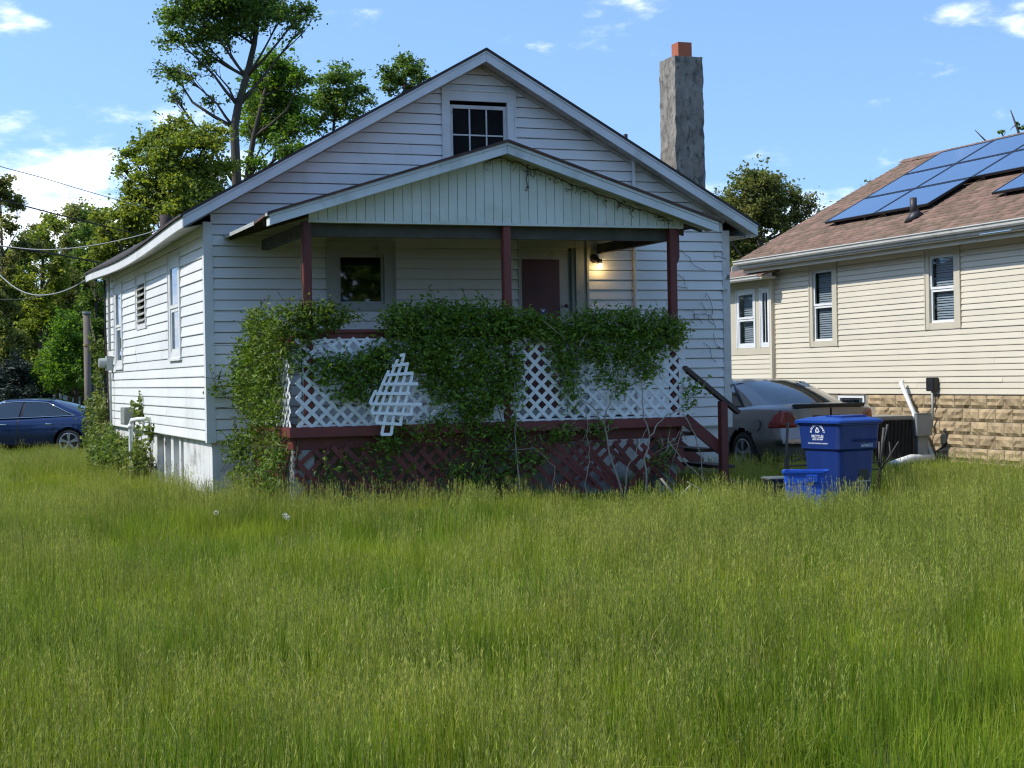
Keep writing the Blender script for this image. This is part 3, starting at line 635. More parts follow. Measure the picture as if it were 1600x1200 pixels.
# porch roof
AP_U, ZT_P, Z_AP = 2.90, 3.128, 3.955
TL_U, TR_U = .253, 5.475
VF = -2.40
def zp(u): return ZT_P + (Z_AP - ZT_P) * ((u - TL_U) / (AP_U - TL_U) if u < AP_U else (TR_U - u) / (TR_U - AP_U))
for tip in (TL_U, TR_U):
    ap = AP_U - .002 if tip < AP_U else AP_U + .002
    rake(house, ap, Z_AP, tip, ZT_P, VF, VF + .022, 0, .088, WFASCIA, 'porch_rake_board')
    rake(house, ap, Z_AP, tip, ZT_P, VF - .010, VF + .018, .090, .122, WFASCIA, 'porch_rake_trim')
mb = MB(); mb.box(TL_U - .002, TL_U + .02, VF + .023, VF + .16, ZT_P + .002, ZT_P + .085); mb.box(TL_U - .03, TL_U + .02, VF + .0, VF + .10, ZT_P + .100, ZT_P + .125); mb.build('rake_return', WTRIM, house)
for side in (-1, 1):
    tip = TL_U - .03 if side < 0 else TR_U + .03
    rings = []
    for i in range(9):
        v = VF - .03 + (-.02 - VF + .03) * i / 8
        dr = -.035 * min(1, i / 2) if side < 0 else 0
        zt = zp(tip) + .124 + dr; zm = (zt - dr + Z_AP + .124) / 2; um = (tip + AP_U) / 2
        rings.append([(tip, v, zt - .006), (um, v, zm), (AP_U, v, Z_AP + .124), (AP_U, v, Z_AP + .152), (um, v, zm + .026), (tip, v, zt + .022)])
    mb = MB(); mb.loft(rings); mb.build('porch_roof', PORCHSHINGLE, house)
rings = [[(TL_U - .034, v, zp(TL_U - .034) + .07), (TL_U - .030, v, zp(TL_U - .03) + .07), (TL_U - .030, v, zp(TL_U - .03) + .112), (TL_U - .034, v, zp(TL_U - .034) + .112)] for v in (-1.75, -.03)]
mb = MB(); mb.loft(rings); mb.build('drip_edge', DULLTRIM, house)
for i in range(5):                                     # rafters with bare tails
    v = -2.02 + i * .48
    for tip, sgn in ((TL_U + .02, 1), (TR_U - .02, -1)):
        mb = MB(); e = AP_U - .012 * sgn
        mb.prism([(tip, v, zp(tip) + .03), (tip, v, zp(tip) + .112), (e, v, zp(e) + .114), (e, v, zp(e) + .02)], (0, .04, 0)); mb.build('rafter', RAFTER, house)
mb = MB(); mb.box(AP_U - .0115, AP_U + .0115, PF + .08, -.03, Z_AP - .02, Z_AP + .112); mb.build('ridge_beam', RAFTER, house)
for pu in (.705, 5.016):
    mb = MB(); mb.box(pu - .04, pu + .04, PF + .05, -.03, 3.06, 3.18); mb.build('porch_beam', RAFTER, house)
mb = MB(); mb.box(.66, 5.06, PF + .046, PF + .085, 3.05, 3.19); mb.build('porch_beam', RAFTER, house)
# beaded boards of the porch gable
G0, G1, GB = .725, 5.118, 3.215
x = G0
while x < G1 - .02:
    x1 = min(x + .1045, G1)
    za, zb = zp(x) + .095, zp(x1 - .006) + .095
    top = [(x1 - .006, zb)] + ([(AP_U, zp(AP_U) + .095)] if x < AP_U < x1 else []) + [(x, za)]
    if min(za, zb) > GB + .01:
        mb = MB(); mb.prism([(p, PF - .055, q) for p, q in [(x, GB), (x1 - .006, GB)] + top], (0, .014, 0)); mb.build('gable_board', PORCHPANEL, house)
    x += .1045
mb = MB(); mb.prism([(G0, PF - .040, GB), (G1, PF - .040, GB), (G1, PF - .040, zp(G1) + .095), (AP_U, PF - .040, Z_AP + .095), (G0, PF - .040, zp(G0) + .095)], (0, .01, 0)); mb.build('gable_backing', DULLTRIM, house)
mb = MB(); mb.box(G0 - .01, G1 + .02, PF - .068, PF + .03, 3.188, 3.213); mb.build('gable_sill', PORCHPANEL, house)
mb = MB(); mb.box(G1 + .002, G1 + .022, PF - .06, PF - .04, 3.215, zp(G1 + .02) + .02); mb.build('gable_end_trim', PORCHPANEL, house)
for side in (-1, 1):                                   # soffit boards under the porch rake
    s = .03
    while s < 2.5:
        u0, u1 = (TL_U + s, TL_U + s + .095) if side < 0 else (TR_U - s - .095, TR_U - s)
        mb = MB(); mb.add([(u, vv, zp(u) + .018 + d) for u in (u0, u1) for vv in (VF + .024, PF - .056) for d in (0, .008)], MB.BF); mb.build('soffit_board', SOFFIT, house); s += .101
# steps on the right side of the porch
for k in range(4):
    mb = MB(); mb.box(DK1 + .03 + k * .22, DK1 + .27 + k * .22, PF + .06, PF + 1.0, .79 - k * .2, .83 - k * .2); mb.build('step_tread', RAILWOOD, house)
mb = MB(); mb.beam((DK1 + .02, PF - .02, .99), (5.60, PF - .02, .62), .04, .13); mb.build('step_stringer', RED, house)
mb = MB(); mb.beam((DK1 + .02, PF + 1.02, .99), (5.86, PF + 1.02, .40), .04, .13); mb.build('step_stringer', RED, house)
mb = MB(); mb.beam((DK1 + .0, PF - .06, 1.585), (5.815, PF - .06, 1.045), .09, .05); mb.build('step_handrail', RAILWOOD, house, bevel=.004)
mb = MB(); mb.box(5.565, 5.655, PF - .105, PF - .015, -.2, 1.185); mb.build('step_post', RED, house, bevel=.005)

# ------------------------------------------------------------------ the cream neighbour house (own axes: origin at u = 12, v = 0)
NU = 12.0
nb = thing('cream_house', 'cream sided house with brown shingle roof, solar panels and stone block base', 'house', hl(NU, 0, 0), YAW)
NW = lambda a, n, z: (-n, a, z)                        # visible left wall
NZ0, NCR, NZT = 1.118, .0925, 3.50
V0, V1, VB = -4.5, 7.80, 9.45                          # near end, start of the bump-out, far end
wins = [(5.585, 6.505, 1.955, NZT), (2.045, 2.963, 2.150, NZT), (-1.9, -1.0, 2.1, NZT)]
siding(nb, NW, NZ0, NCR, 26, lambda z: (V0, V1 - .045), wins, CREAM, lip=.014, slot=.005)
for a0, a1, z0, z1 in wins:
    window(nb, NW, a0, a1, z0, NZT + .02, .105, .21, .10, BEIGE, PVC, 'double', blind=.04, label=None, tl=.16, sill=False, glass_in=.03, sw=.04, blindm=DIMBLIND)
mb = MB(); wbox(mb, NW, V1 - .045, V1 + .01, -.02, .03, NZ0, NZT + .05); mb.build('corner_board', CREAM, nb)
# bump-out with its own low roof
BN = lambda a, n, z: (-.06 - n, a, z)
mb = MB(); mb.box(-.085, -.0, V1 - .03, V1 + .04, NZ0, 3.30); mb.build('bump_out_end', CREAM, nb)
siding(nb, BN, NZ0, NCR, 8, lambda z: (V1 + .045, VB), [], CREAM, lip=.014, slot=.005)
mb = MB(); wbox(mb, BN, V1 + .045, VB, -.03, .016, 1.858, 1.99); wbox(mb, BN, V1 + .045, VB, -.03, .016, 3.11, 3.30); wbox(mb, BN, 8.20, 8.38, -.03, .014, 1.99, 3.11)
wbox(mb, BN, 9.125, VB, -.03, .014, 1.99, 3.11); mb.build('bump_out_trim', BEIGE, nb)
window(nb, BN, 8.385, 9.12, 1.992, 3.105, .05, .05, .05, PVC, PVC, 'double', blind=.04, sill=False, glass_in=.0, sw=.04, proud=.02, blindm=DIMBLIND)
window(nb, BN, 7.848, 8.198, 1.992, 3.105, .04, .05, .05, PVC, PVC, 'single', sill=False, glass_in=.0, sw=.04, proud=.02, muntins=(2, 1))
mb = MB(); mb.prism([(-.40, V1 - .25, 3.30), (-.40, V1 - .25, 3.33), (.05, V1 - .25, 3.52), (.05, V1 - .25, 3.45)], (0, 2.2, 0)); mb.build('bump_out_roof', SHINGLE, nb)
mb = MB(); mb.box(-.39, -.09, V1 - .24, VB + .3, 3.262, 3.298); mb.build('bump_out_soffit', BEIGE, nb)
def gutter(root, u, v0, v1, z, name='gutter'):
    prof = [(-.0, 0), (-.055, 0), (-.075, .025), (-.080, .055), (-.10, .075), (-.10, .09), (-.09, .09), (-.09, .08), (-.07, .06), (-.06, .03), (0, .02)]
    mb = MB(); mb.prism([(u + a, v0, z + b) for a, b in prof], (0, v1 - v0, 0)); return mb.build(name, GUTTER, root)
gutter(nb, -.375, V1 - .20, VB + .3, 3.24)
# other walls (plain), so the house is closed
NWID = 7.0
mb = MB(); mb.prism([(0, V0, NZ0), (NWID, V0, NZ0), (NWID, V0, 3.6), (3.35, V0, 5.45), (0, V0, 3.6)], (0, .02, 0)); mb.build('end_wall', CREAM, nb)
mb = MB(); mb.prism([(0, VB, NZ0), (NWID, VB, NZ0), (NWID, VB, 3.6), (3.35, VB - .8, 5.45), (0, VB, 3.6)], (0, .02, 0)); mb.build('end_wall', CREAM, nb)
mb = MB(); mb.box(NWID, NWID + .02, V0, VB, NZ0, 3.6); mb.build('side_wall', CREAM, nb)
mb = MB(); mb.box(.05, NWID, V0 + .03, VB - .03, NZ0 + .05, NZ0 + .1); mb.box(.05, NWID, V0 + .03, V1 - .03, 3.53, 3.55); mb.box(.5, .53, V0 + .1, VB - .1, NZ0 + .11, 3.52); mb.build('floor_and_dark_partition', INTERIOR, nb)  # includes a near-black partition added to darken the windows
# roof plane: z = 3.66 + .53 * (u + .45)
ES, EZ, NK = -.45, 3.645, .53
RU = 3.36
def nz(u): return EZ + NK * (u - ES)
VE = 8.38
mb = MB(); mb.prism([(ES, V0 - .4, EZ - .03), (RU, V0 - .4, nz(RU) - .03), (2 * RU - ES, V0 - .4, EZ - .03), (2 * RU - ES, V0 - .4, EZ - .012), (RU, V0 - .4, nz(RU) - .012), (ES, V0 - .4, EZ - .012)], (0, VE - V0 + .4, 0)); mb.build('roof', SHINGLE, nb)
# shingle tabs in courses (too many to pick apart: joined)
ca = 1 / math.hypot(1, NK); sa = NK * ca
vs = []; fs = []
slope_len = (RU - ES) / ca
k = 0; s = -.02
while s < slope_len - .05:
    v = V0 - .4 - rng.uniform(0, .3); k += 1
    while v < VE:
        tw_ = rng.choice((.16, .2, .24, .3, .36)); t = rng.choice((.006, .006, .010, .014)); e = s + .15
        lo = s + rng.choice((0, 0, .012)); g_ = .003
        v0_, v1_ = max(v, V0 - .4) + g_, min(v + tw_, VE + .01) - g_
        if v1_ - v0_ > .03:
            o = len(vs)
            for vv in (v0_, v1_):
                for d, hgt in ((lo, t + .006), (lo, -.004), (e, .004)):
                    vs.append((ES + d * ca - hgt * sa, vv, EZ - .012 + d * sa + hgt * ca))
            fs += [(o, o + 3, o + 4), (o, o + 4, o + 1), (o, o + 2, o + 5), (o, o + 5, o + 3), (o, o + 1, o + 2), (o + 3, o + 5, o + 4)]
        v += tw_
    s += .125
o = link('roof_shingles', np_mesh('roof_shingles', np.array(vs), np.array(fs), SHINGLE), nb); o['kind'] = 'stuff'
# ridge caps
x = V0 - .4
mb = MB()
while x < VE - .1:
    for sg in (-1, 1):
        mb.add([(RU, x, nz(RU) + .022), (RU, x + .19, nz(RU) + .034), (RU + sg * .15, x + .19, nz(RU - .15) + .024), (RU + sg * .15, x, nz(RU - .15) + .012)], [(0, 1, 2, 3)])
    x += .155
mb.build('ridge_caps', SHINGLE, nb, fix=False)
# eaves: fascia, gutter, soffit
mb = MB(); mb.box(ES - .0, ES + .02, V0 - .4, VE, EZ - .15, EZ - .04); mb.build('fascia_board', GUTTER, nb)
gutter(nb, ES - .002, V0 - .4, VE + .02, EZ - .105)
mb = MB(); mb.box(ES + .03, .0, V0 - .35, VE - .02, EZ - .175, EZ - .155); mb.box(ES + .12, ES + .14, V0 - .35, VE - .02, EZ - .25, EZ - .177); mb.build('eave_soffit', BEIGE, nb)
mb = MB(); mb.prism([(ES + .05, VE - .03, EZ - .17), (RU, VE - .03, nz(RU) - .19), (RU, VE - .03, nz(RU) - .035), (ES, VE - .03, EZ - .035)], (0, .025, 0)); mb.build('rake_board', GUTTER, nb)
# solar panels on rails: three rows of landscape modules, one low module
SFR = pmat('panel_frame', (.03, .03, .035), .4, metallic=.5)
def panel(u0, v0):
    du, dv = .845, 1.575
    M = Matrix.Translation((u0, v0, nz(u0) + .115)) @ Matrix.Rotation(-math.atan(NK), 4, 'Y')
    ln = du / ca
    mb = MB()
    for x0, x1, y0, y1 in ((0, ln, 0, .03), (0, ln, dv - .03, dv), (0, .03, .03, dv - .03), (ln - .03, ln, .03, dv - .03)):
        mb.add([M @ Vector((x, y, z)) for x in (x0, x1) for y in (y0, y1) for z in (-.035, .005)], MB.BF)
    p = mb.build('solar_panel', SFR, nb)
    mb = MB(); mb.add([M @ Vector((x, y, z)) for x in (.03, ln - .03) for y in (.03, dv - .03) for z in (-.03, .0)], MB.BF); mb.build('cell_glass', SOLAR, p)
    mb = MB()
    for yy in (.3, dv - .3): mb.add([M @ Vector((x, y, z)) for x in (.0, ln) for y in (yy - .02, yy + .02) for z in (-.13, -.036)], MB.BF)
    mb.build('panel_rail', SFR, p)
rows = [(.42, (5.09, 3.50)), (1.285, (5.09, 3.50, 1.91, .32, -1.27)), (2.15, (5.12, 3.53, 1.94, .35, -1.24))]
for u0, cols in rows:
    for v0 in cols: panel(u0, v0)
for v0 in (.22, -1.37): panel(.40, v0)
mb = MB(); mb.tube([(.19, 3.55, 4.0), (.19, 3.55, nz(.19) + .34)], .058, 12); mb.loft([[(.19 + math.cos(t) * r, 3.55 + math.sin(t) * r, nz(.19) + h + math.cos(t) * r * NK) for t in [i * math.pi / 6 for i in range(12)]] for r, h in ((.16, .01), (.075, .09), (.06, .12))]); mb.build('vent_pipe', DARKMETAL, nb, smooth=True)

# rock-face block base: each visible block a part
def block_mesh(L_, H_, seed):
    mb = MB(); nxk, nzk = 9, 5; r = random.Random(seed); off = Vector((r.uniform(0, 50), r.uniform(0, 50), 0)); vs = []
    for j in range(nzk):
        for i in range(nxk):
            a, b = i / (nxk - 1), j / (nzk - 1)
            m_ = min(a * L_, (1 - a) * L_, b * H_, (1 - b) * H_)
            nval = noise.noise(Vector((a * L_ * 9, b * H_ * 12, 0)) + off) + .5 * noise.noise(Vector((a * L_ * 22, b * H_ * 22, 3)) + off)
            n_ = .0 if m_ < 1e-6 else min(1, m_ / .035) * (.030 + .030 * nval)
            vs.append((-max(n_, .001), a * L_, b * H_))
    fs = [(j * nxk + i, j * nxk + i + 1, (j + 1) * nxk + i + 1, (j + 1) * nxk + i) for j in range(nzk - 1) for i in range(nxk - 1)]
    mb.add(vs, fs)
    me = mb.mesh('block', STONE, smooth=False); return me
BLK = [block_mesh(.392, .192, 40 + i) for i in range(8)]
mb = MB(); wbox(mb, NW, V0, 4.77, -.3, -.004, -.3, NZ0 - .005); wbox(mb, NW, 5.63, VB, -.3, -.004, -.3, NZ0 - .005); wbox(mb, NW, 4.77, 5.63, -.3, -.004, -.3, .78); wbox(mb, BN, V1, VB, -.055, -.006, -.3, NZ0 - .004); base = mb.build('block_base', MORTAR, nb)
zt = NZ0 - .012
for r in range(6):
    z = zt - .203 * (r + 1) + .008
    v = -2.6 + (.2 if r % 2 else 0) + .03
    while v < 7.75:
        if not (v + .39 > 4.80 and v < 5.60 and z + .19 > .80):
            o = link('block', BLK[rng.randrange(8)], base, (0.0, v, z))
            if rng.random() < .5: o.scale = (1, -1, 1); o.location.y += .392
        v += .403
mb = MB(); wbox(mb, NW, 4.79, 5.61, -.05, .012, .81, .86); wbox(mb, NW, 4.79, 4.84, -.05, .012, .86, 1.09); wbox(mb, NW, 5.56, 5.61, -.05, .012, .86, 1.09); wbox(mb, NW, 4.84, 5.56, -.05, .012, 1.05, 1.09); bw = mb.build('basement_window', PVC, nb)
mb = MB(); pane_box(mb, NW, 4.84, 5.56, .86, 1.05, -.02); mb.build('pane', GLASS, bw, fix=False)
mb = MB(); wbox(mb, NW, 4.84, 5.1, -.10, -.09, .86, 1.05); mb.build('curtain', BLIND, bw)
mb = MB(); wbox(mb, NW, 2.635, 2.845, .014, .12, 1.17, 1.385); mb.build('junction_box', BLACK, nb, bevel=.01)
mb = MB(); mb.tube([(-.07, 2.74, 1.18), (-.07, 2.74, .85), (-.075, 2.76, .62), (-.09, 2.86, .45), (-.13, 2.96, .38), (-.16, 3.05, .43), (-.2, 3.1, .6)], .020, 8); mb.build('conduit', GREYMETAL, nb, smooth=True)
mb = MB(); mb.tube([(-.02, 2.4, .40), (-.02, 2.55, .3), (-.03, 2.8, .17), (-.05, 3.0, .10)], .012, 6); mb.build('cable', BLACK, nb)

# heat pump, disconnect post and downspout beside it
ac = thing('heat_pump', 'dark finned air conditioner unit against the stone block base', 'air conditioner', hl(11.05, 2.95, 0), YAW)
mb = MB(); mb.box(-.42, .42, -.42, .42, .0, .07); mb.build('pad', CONCRETE, ac)
mb = MB(); mb.box(-.37, .37, -.37, .37, .071, .735); mb.build('core', BLACK, ac)
for i in range(30):
    x = -.36 + i * .0248
    mb = MB(); mb.box(x, x + .006, -.385, -.371, .09, .73); mb.box(-.385, -.371, x, x + .006, .09, .73); mb.build('fin', DARKMETAL, ac)
mb = MB(); mb.box(-.40, .40, -.40, .40, .737, .80); mb.build('top_cover', pmat('ac_top', (.27, .26, .235), .5, (.2, .19, .17), 3), ac, bevel=.015)
for x, y in ((-.385, -.385), (.385, -.385), (-.385, .385), (.385, .385)):
    mb = MB(); mb.box(x - .015, x + .015, y - .015, y + .015, .07, .736); mb.build('corner_post', DARKMETAL, ac)
ds = thing('electric_post', 'grey electrical box on a short post beside the air conditioner', 'electrical box', hl(11.62, 2.62, 0), YAW)
mb = MB(); mb.box(-.09, .09, -.05, .05, -.1, .80); mb.build('post', GREYMETAL, ds)
mb = MB(); mb.box(-.16, .12, -.13, -.052, .48, .82); mb.box(-.17, .13, -.14, -.05, .822, .835); mb.build('box', GREYMETAL, ds, bevel=.006)
dp = thing('white_downspout', 'white plastic downspout leaning by the stone wall with a grass-level extension', 'downspout', hl(11.74, 2.75, 0), YAW)
top_ = Vector((11.86 - 11.74, 3.5 - 2.75, 1.305)); bot_ = Vector((.12, -.12, .10))
mb = MB(); mb.tube([top_ + Vector((.05, .03, .02)), top_, bot_], [.036, .036, .036], 10); mb.tube([top_ + (bot_ - top_) * .42, top_ + (bot_ - top_) * .47], .046, 10); mb.build('pipe', PVC, dp, smooth=True)
mb = MB(); mb.tube([(.16, -.05, .10), (0.05, -.16, .11), (-.45, -.34, .13), (-.95, -.52, .07)], [.05, .075, .075, .05], 12); mb.build('extension', PVC, dp, smooth=True)

# ------------------------------------------------------------------ loose lattice scrap hanging on the porch front
scrap = thing('lattice_scrap', 'torn piece of white lattice hanging askew on the vines in front of the porch', 'lattice', hl(1.58, PF - .22, .93), YAW)
SM = pmat('white_vinyl_clean', (.84, .86, .90), .35, (.80, .82, .86), 4)
def scrap_pt(zx, zy, n):                                # strip ends as seen, on the plane it hangs in (tilted outwards at the top)
    d = ray(560 + zx / 7.5, 540 + zy / 7.5); o = to_hl(Vector((0, 0, EYE))); dl = Vector((d.x * CY + d.y * SY, -d.x * SY + d.y * CY, d.z))
    p = o + dl * ((PF - .22 - o.y) / dl.y); return Vector((p.x - 1.58, -n - .05 * (p.z - .93), p.z - .93))
HS = [((470, 118), (525, 105)), ((380, 240), (575, 212)), ((318, 345), (630, 322)), ((255, 452), (688, 446)), ((192, 562), (598, 560)), ((128, 682), (738, 686)), ((148, 788), (625, 806)), ((200, 904), (505, 922)), ((262, 1040), (384, 1040))]
VS = [[(272, 1045), (310, 850), (340, 735), (370, 620), (402, 505), (437, 395), (472, 275), (512, 150), (520, 100)], [(205, 905), (215, 850), (252, 735), (290, 620), (320, 505), (360, 395), (402, 275), (448, 160)], [(150, 785), (165, 735), (212, 620), (252, 505), (300, 395), (345, 290)],
      [(130, 680), (150, 620), (198, 520)], [(384, 1045), (405, 850), (432, 735), (462, 620), (490, 505), (523, 395), (550, 275), (560, 212)], [(492, 915), (500, 850), (528, 735), (555, 620), (575, 505), (612, 395), (622, 325)], [(612, 805), (625, 690)]]
for a, b in HS:
    mb = MB(); mb.beam(scrap_pt(*a, .010), scrap_pt(*b, .010), .006, .032); mb.build('lattice_strip', SM, scrap)
for pts_ in VS:
    rings = []
    for p_ in pts_:
        q = scrap_pt(*p_, .0); rings.append([q + Vector((sx, sy, 0)) for sx, sy in ((-.0165, -.003), (.0165, -.003), (.0165, .003), (-.0165, .003))])
    mb = MB(); mb.loft(rings); mb.build('lattice_strip', SM, scrap)

# ------------------------------------------------------------------ lettering helper
_fc = bpy.data.curves.new('letter_source', 'FONT'); _fo = bpy.data.objects.new('letter_source', _fc)
def text_polys(txt, size, bold=0.0):
    _fc.body = txt; _fc.size = size; _fc.align_x = 'CENTER'; _fc.align_y = 'CENTER'; _fc.offset = bold; _fc.resolution_u = 2
    C.objects.link(_fo); bpy.context.view_layer.update()
    me = bpy.data.meshes.new_from_object(_fo.evaluated_get(bpy.context.evaluated_depsgraph_get()))
    vs = [tuple(v.co) for v in me.vertices]; fs = [tuple(p.vertices) for p in me.polygons]
    C.objects.unlink(_fo); bpy.data.meshes.remove(me)
    return vs, fs

# ------------------------------------------------------------------ blue recycling cart
CBLUE = pmat('cart_blue', (.0035, .022, .140), .45, (.005, .028, .16), 4, dirt=(.035, .055, .14), dirt_scale=5, dirt_lo=.52, dirt_hi=.78, bump=.08, bscale=120, stretch=(1, 1, .4))
LIDBLUE = pmat('lid_blue', (.006, .042, .24), .38, (.008, .05, .27), 4, dirt=(.04, .08, .24), dirt_scale=3, dirt_lo=.58, dirt_hi=.8)
PRINT = pmat('white_print', (.72, .75, .82), .6)
cart = thing('recycling_cart', 'big dark blue wheeled recycling cart with white county print', 'recycling cart', at_y(1311, 700, 17.6) * Vector((1, 1, 0)), R(33))
def rrect(hx, hy, z, r, cy=0.0, n=5):
    out = []
    for qx, qy, a0 in ((1, 1, 0), (-1, 1, 90), (-1, -1, 180), (1, -1, 270)):
        for i in range(n):
            a = R(a0 + 90 * i / (n - 1)); out.append(Vector((qx * (hx - r) + math.cos(a) * r, cy + qy * (hy - r) + math.sin(a) * r, z)))
    return out
secs = [(.225, .235, .02, .06), (.25, .262, .40, .06), (.262, .278, .655, .06), (.268, .285, .668, .055), (.286, .305, .685, .05), (.292, .312, .80, .05), (.30, .322, .935, .05), (.312, .336, .940, .05), (.312, .336, .962, .05)]
mb = MB(); mb.loft([rrect(a, b, z, r) for a, b, z, r in secs])
for x0, x1 in ((-.16, .17),):                           # moulded grip steps on the front and the corner
    mb.add([Vector((x, -.302 - d, z)) for x, d, z in ((-.10, .0, .80), (.24, .0, .80), (.24, .022, .785), (-.10, .022, .785), (.24, .0, .74), (-.10, .0, .74))], [(0, 1, 2, 3), (3, 2, 4, 5)])
body = mb.build('body', CBLUE, cart, smooth=False)
lid = [(.325, .350, .955, .05), (.332, .356, .960, .05), (.332, .356, .982, .05), (.318, .342, .992, .06), (.24, .26, 1.018, .08), (.232, .25, 1.014, .08), (.15, .17, 1.030, .08), (.05, .06, 1.036, .04)]
mb = MB(); mb.loft([rrect(a, b, z, r) for a, b, z, r in lid]); mb.box(-.20, .20, .34, .41, .962, .99); mb.build('lid', LIDBLUE, cart)
mb = MB(); mb.box(-.19, .19, -.25, .02, 1.012, 1.038); mb.build('lid_panel', LIDBLUE, cart, bevel=.012)
mb = MB(); mb.tube([(-.22, .33, .93), (-.22, .43, .95), (.22, .43, .95), (.22, .33, .93)], .016, 8); mb.build('handle', CBLUE, cart, smooth=True)
for sx in (-.25, .25):
    mb = MB(); mb.tube([(sx - .025, .27, .12), (sx + .025, .27, .12)], .125, 20); wh = mb.build('wheel', BLACK, cart, smooth=False)
    mb = MB(); mb.tube([(sx - .03, .27, .12), (sx + .03, .27, .12)], .05, 12); mb.build('hub', GREYMETAL, wh)
mb = MB(); mb.box(.02, .17, -.266, -.235, .33, .50); mb.build('grip_pocket', BLACK, cart)
mb = MB(); mb.tube([(.0, -.262, .335), (.19, -.262, .335)], .010, 8); mb.build('lift_bar', GREYMETAL, cart)
def face_print(txt, fmap, cx, cz, size, arc=None, bold=.0):
    vs_, fs_ = [], []
    if arc is None:
        v_, f_ = text_polys(txt, size, bold); vs_ = [fmap(cx + x, cz + y) for x, y, _ in v_]; fs_ = f_
    else:
        rad, a0, a1 = arc
        for i, c in enumerate(txt):
            if c == ' ': continue
            a = R(a0 + (a1 - a0) * i / (len(txt) - 1)); v_, f_ = text_polys(c, size, bold); o = len(vs_)
            rot = a - math.pi / 2
            for x, y, _ in v_:
                X = x * math.cos(rot) - y * math.sin(rot) + math.cos(a) * rad; Y = x * math.sin(rot) + y * math.cos(rot) + math.sin(a) * rad
                vs_.append(fmap(cx + X, cz + Y))
            fs_ += [tuple(k + o for k in q) for q in f_]
    return MB().add(vs_, fs_)
def side_map(s, z):                                    # left side face (x = -hx), s to the right when seen from outside
    hx = .286 + (z - .685) / (.935 - .685) * .014 if z > .685 else .262
    return (-hx - .0035, -s, z)
def front_map(s, z):
    hy = .305 + (z - .685) / .25 * .017 if z > .685 else .285
    return (s, -hy - .004, z)
pr = MB()
for b_ in (face_print('BURLINGTON COUNTY', side_map, -.015, .845, .038, (.098, 168, 12), .0006), face_print('RECYCLES', side_map, -.015, .818, .040, None, .0008), face_print('(609) 267-6889', side_map, -.015, .786, .026, None, .0006), face_print('THIS CART IS MUNICIPAL PROPERTY', side_map, -.015, .742, .0185, None, .0004)):
    pr.add(b_.v, b_.f)
for k in range(3):                                     # three chasing arrows
    a = R(90 + 120 * k); a2 = R(90 + 120 * (k + 1))
    cx_, cz_ = -.015, .882
    for t0, t1 in ((.05, .62),):
        p0 = Vector((math.cos(a), math.sin(a))) * .036; p1 = Vector((math.cos(a2), math.sin(a2))) * .036
        d_ = (p1 - p0); n_ = Vector((-d_.y, d_.x)).normalized() * .0055
        q0, q1, q2 = p0 + d_ * t0, p0 + d_ * t1, p0 + d_ * .92
        pr.add([side_map(cx_ + q.x, cz_ + q.y) for q in (q0 - n_, q1 - n_, q1 + n_, q0 + n_)], [(0, 1, 2, 3)])
        pr.add([side_map(cx_ + q.x, cz_ + q.y) for q in (q1 - n_ * 2.2, q2, q1 + n_ * 2.2)], [(0, 1, 2)])
sp_o = pr.build('side_print', PRINT, cart, fix=False); sp_o['kind'] = 'stuff'
face_print('16F04502', front_map, .10, .715, .046, None, .0006).build('serial_number', PRINT, cart, fix=False)

# ------------------------------------------------------------------ small open bin, black tub, stakes behind
BINB = pmat('bin_blue', (.012, .075, .44), .4, (.014, .085, .48), 3, dirt=(.10, .17, .30), dirt_scale=3, dirt_lo=.6, dirt_hi=.85)
bp = at_y(1259, 760, 16.95); bin_ = thing('recycling_bin', 'small bright blue open recycling bin in the grass before the big cart', 'bin', (bp.x, bp.y, .105), R(-14))
mb = MB(); o_ = [(.195, .14, 0), (.205, .15, .25), (.212, .155, .255), (.216, .16, .36), (.232, .176, .362), (.236, .18, .385), (.232, .176, .385)]
i_ = [(.21, .154, .384), (.20, .145, .25), (.19, .135, .02)]
mb.loft([rrect(a, b, z, .04) for a, b, z in o_ + i_]); mb.build('body', BINB, bin_)
mb = MB(); mb.box(.015, .135, -.176, -.158, .27, .355); mb.build('handle_plate', BINB, bin_, bevel=.005)
m_ = face_print('RECYCLING', lambda s, z: (s, -.1775, z), .075, .325, .022); m2 = face_print('ONLY', lambda s, z: (s, -.1775, z), .075, .295, .028)
m_.add(m2.v, m2.f); m_.build('bin_print', pmat('dark_print', (.01, .02, .10), .6), bin_, fix=False)
tp = at_y(1213, 770, 17.3); tub = thing('black_tub', 'low black tub with a grey lid beside the small blue bin', 'tub', (tp.x, tp.y, .0), R(10))
mb = MB(); mb.loft([rrect(a, b, z, .03) for a, b, z in ((.11, .13, 0), (.12, .14, .36), (.12, .14, .38))]); mb.build('body', BLACK, tub)
mb = MB(); mb.loft([rrect(a, b, z, .03) for a, b, z in ((.125, .145, .381), (.13, .15, .395), (.11, .13, .405))]); mb.build('lid', pmat('tub_lid', (.10, .11, .10), .5), tub)
fr = at_y(1306, 700, 18.6); frm = thing('metal_frame', 'dark weathered metal frame standing behind the big blue cart', 'metal frame', (fr.x, fr.y, 0), R(-8))
RUST = pmat('rusty_steel', (.055, .045, .04), .7, (.10, .085, .07), 12, bump=.3, bscale=60)
def L3(px, py, dy=0.0):
    p = at_y(px, py, 18.6 + dy) - Vector((fr.x, fr.y, 0)); a = R(8); return Vector((p.x * math.cos(a) - p.y * math.sin(a), p.x * math.sin(a) + p.y * math.cos(a), p.z))
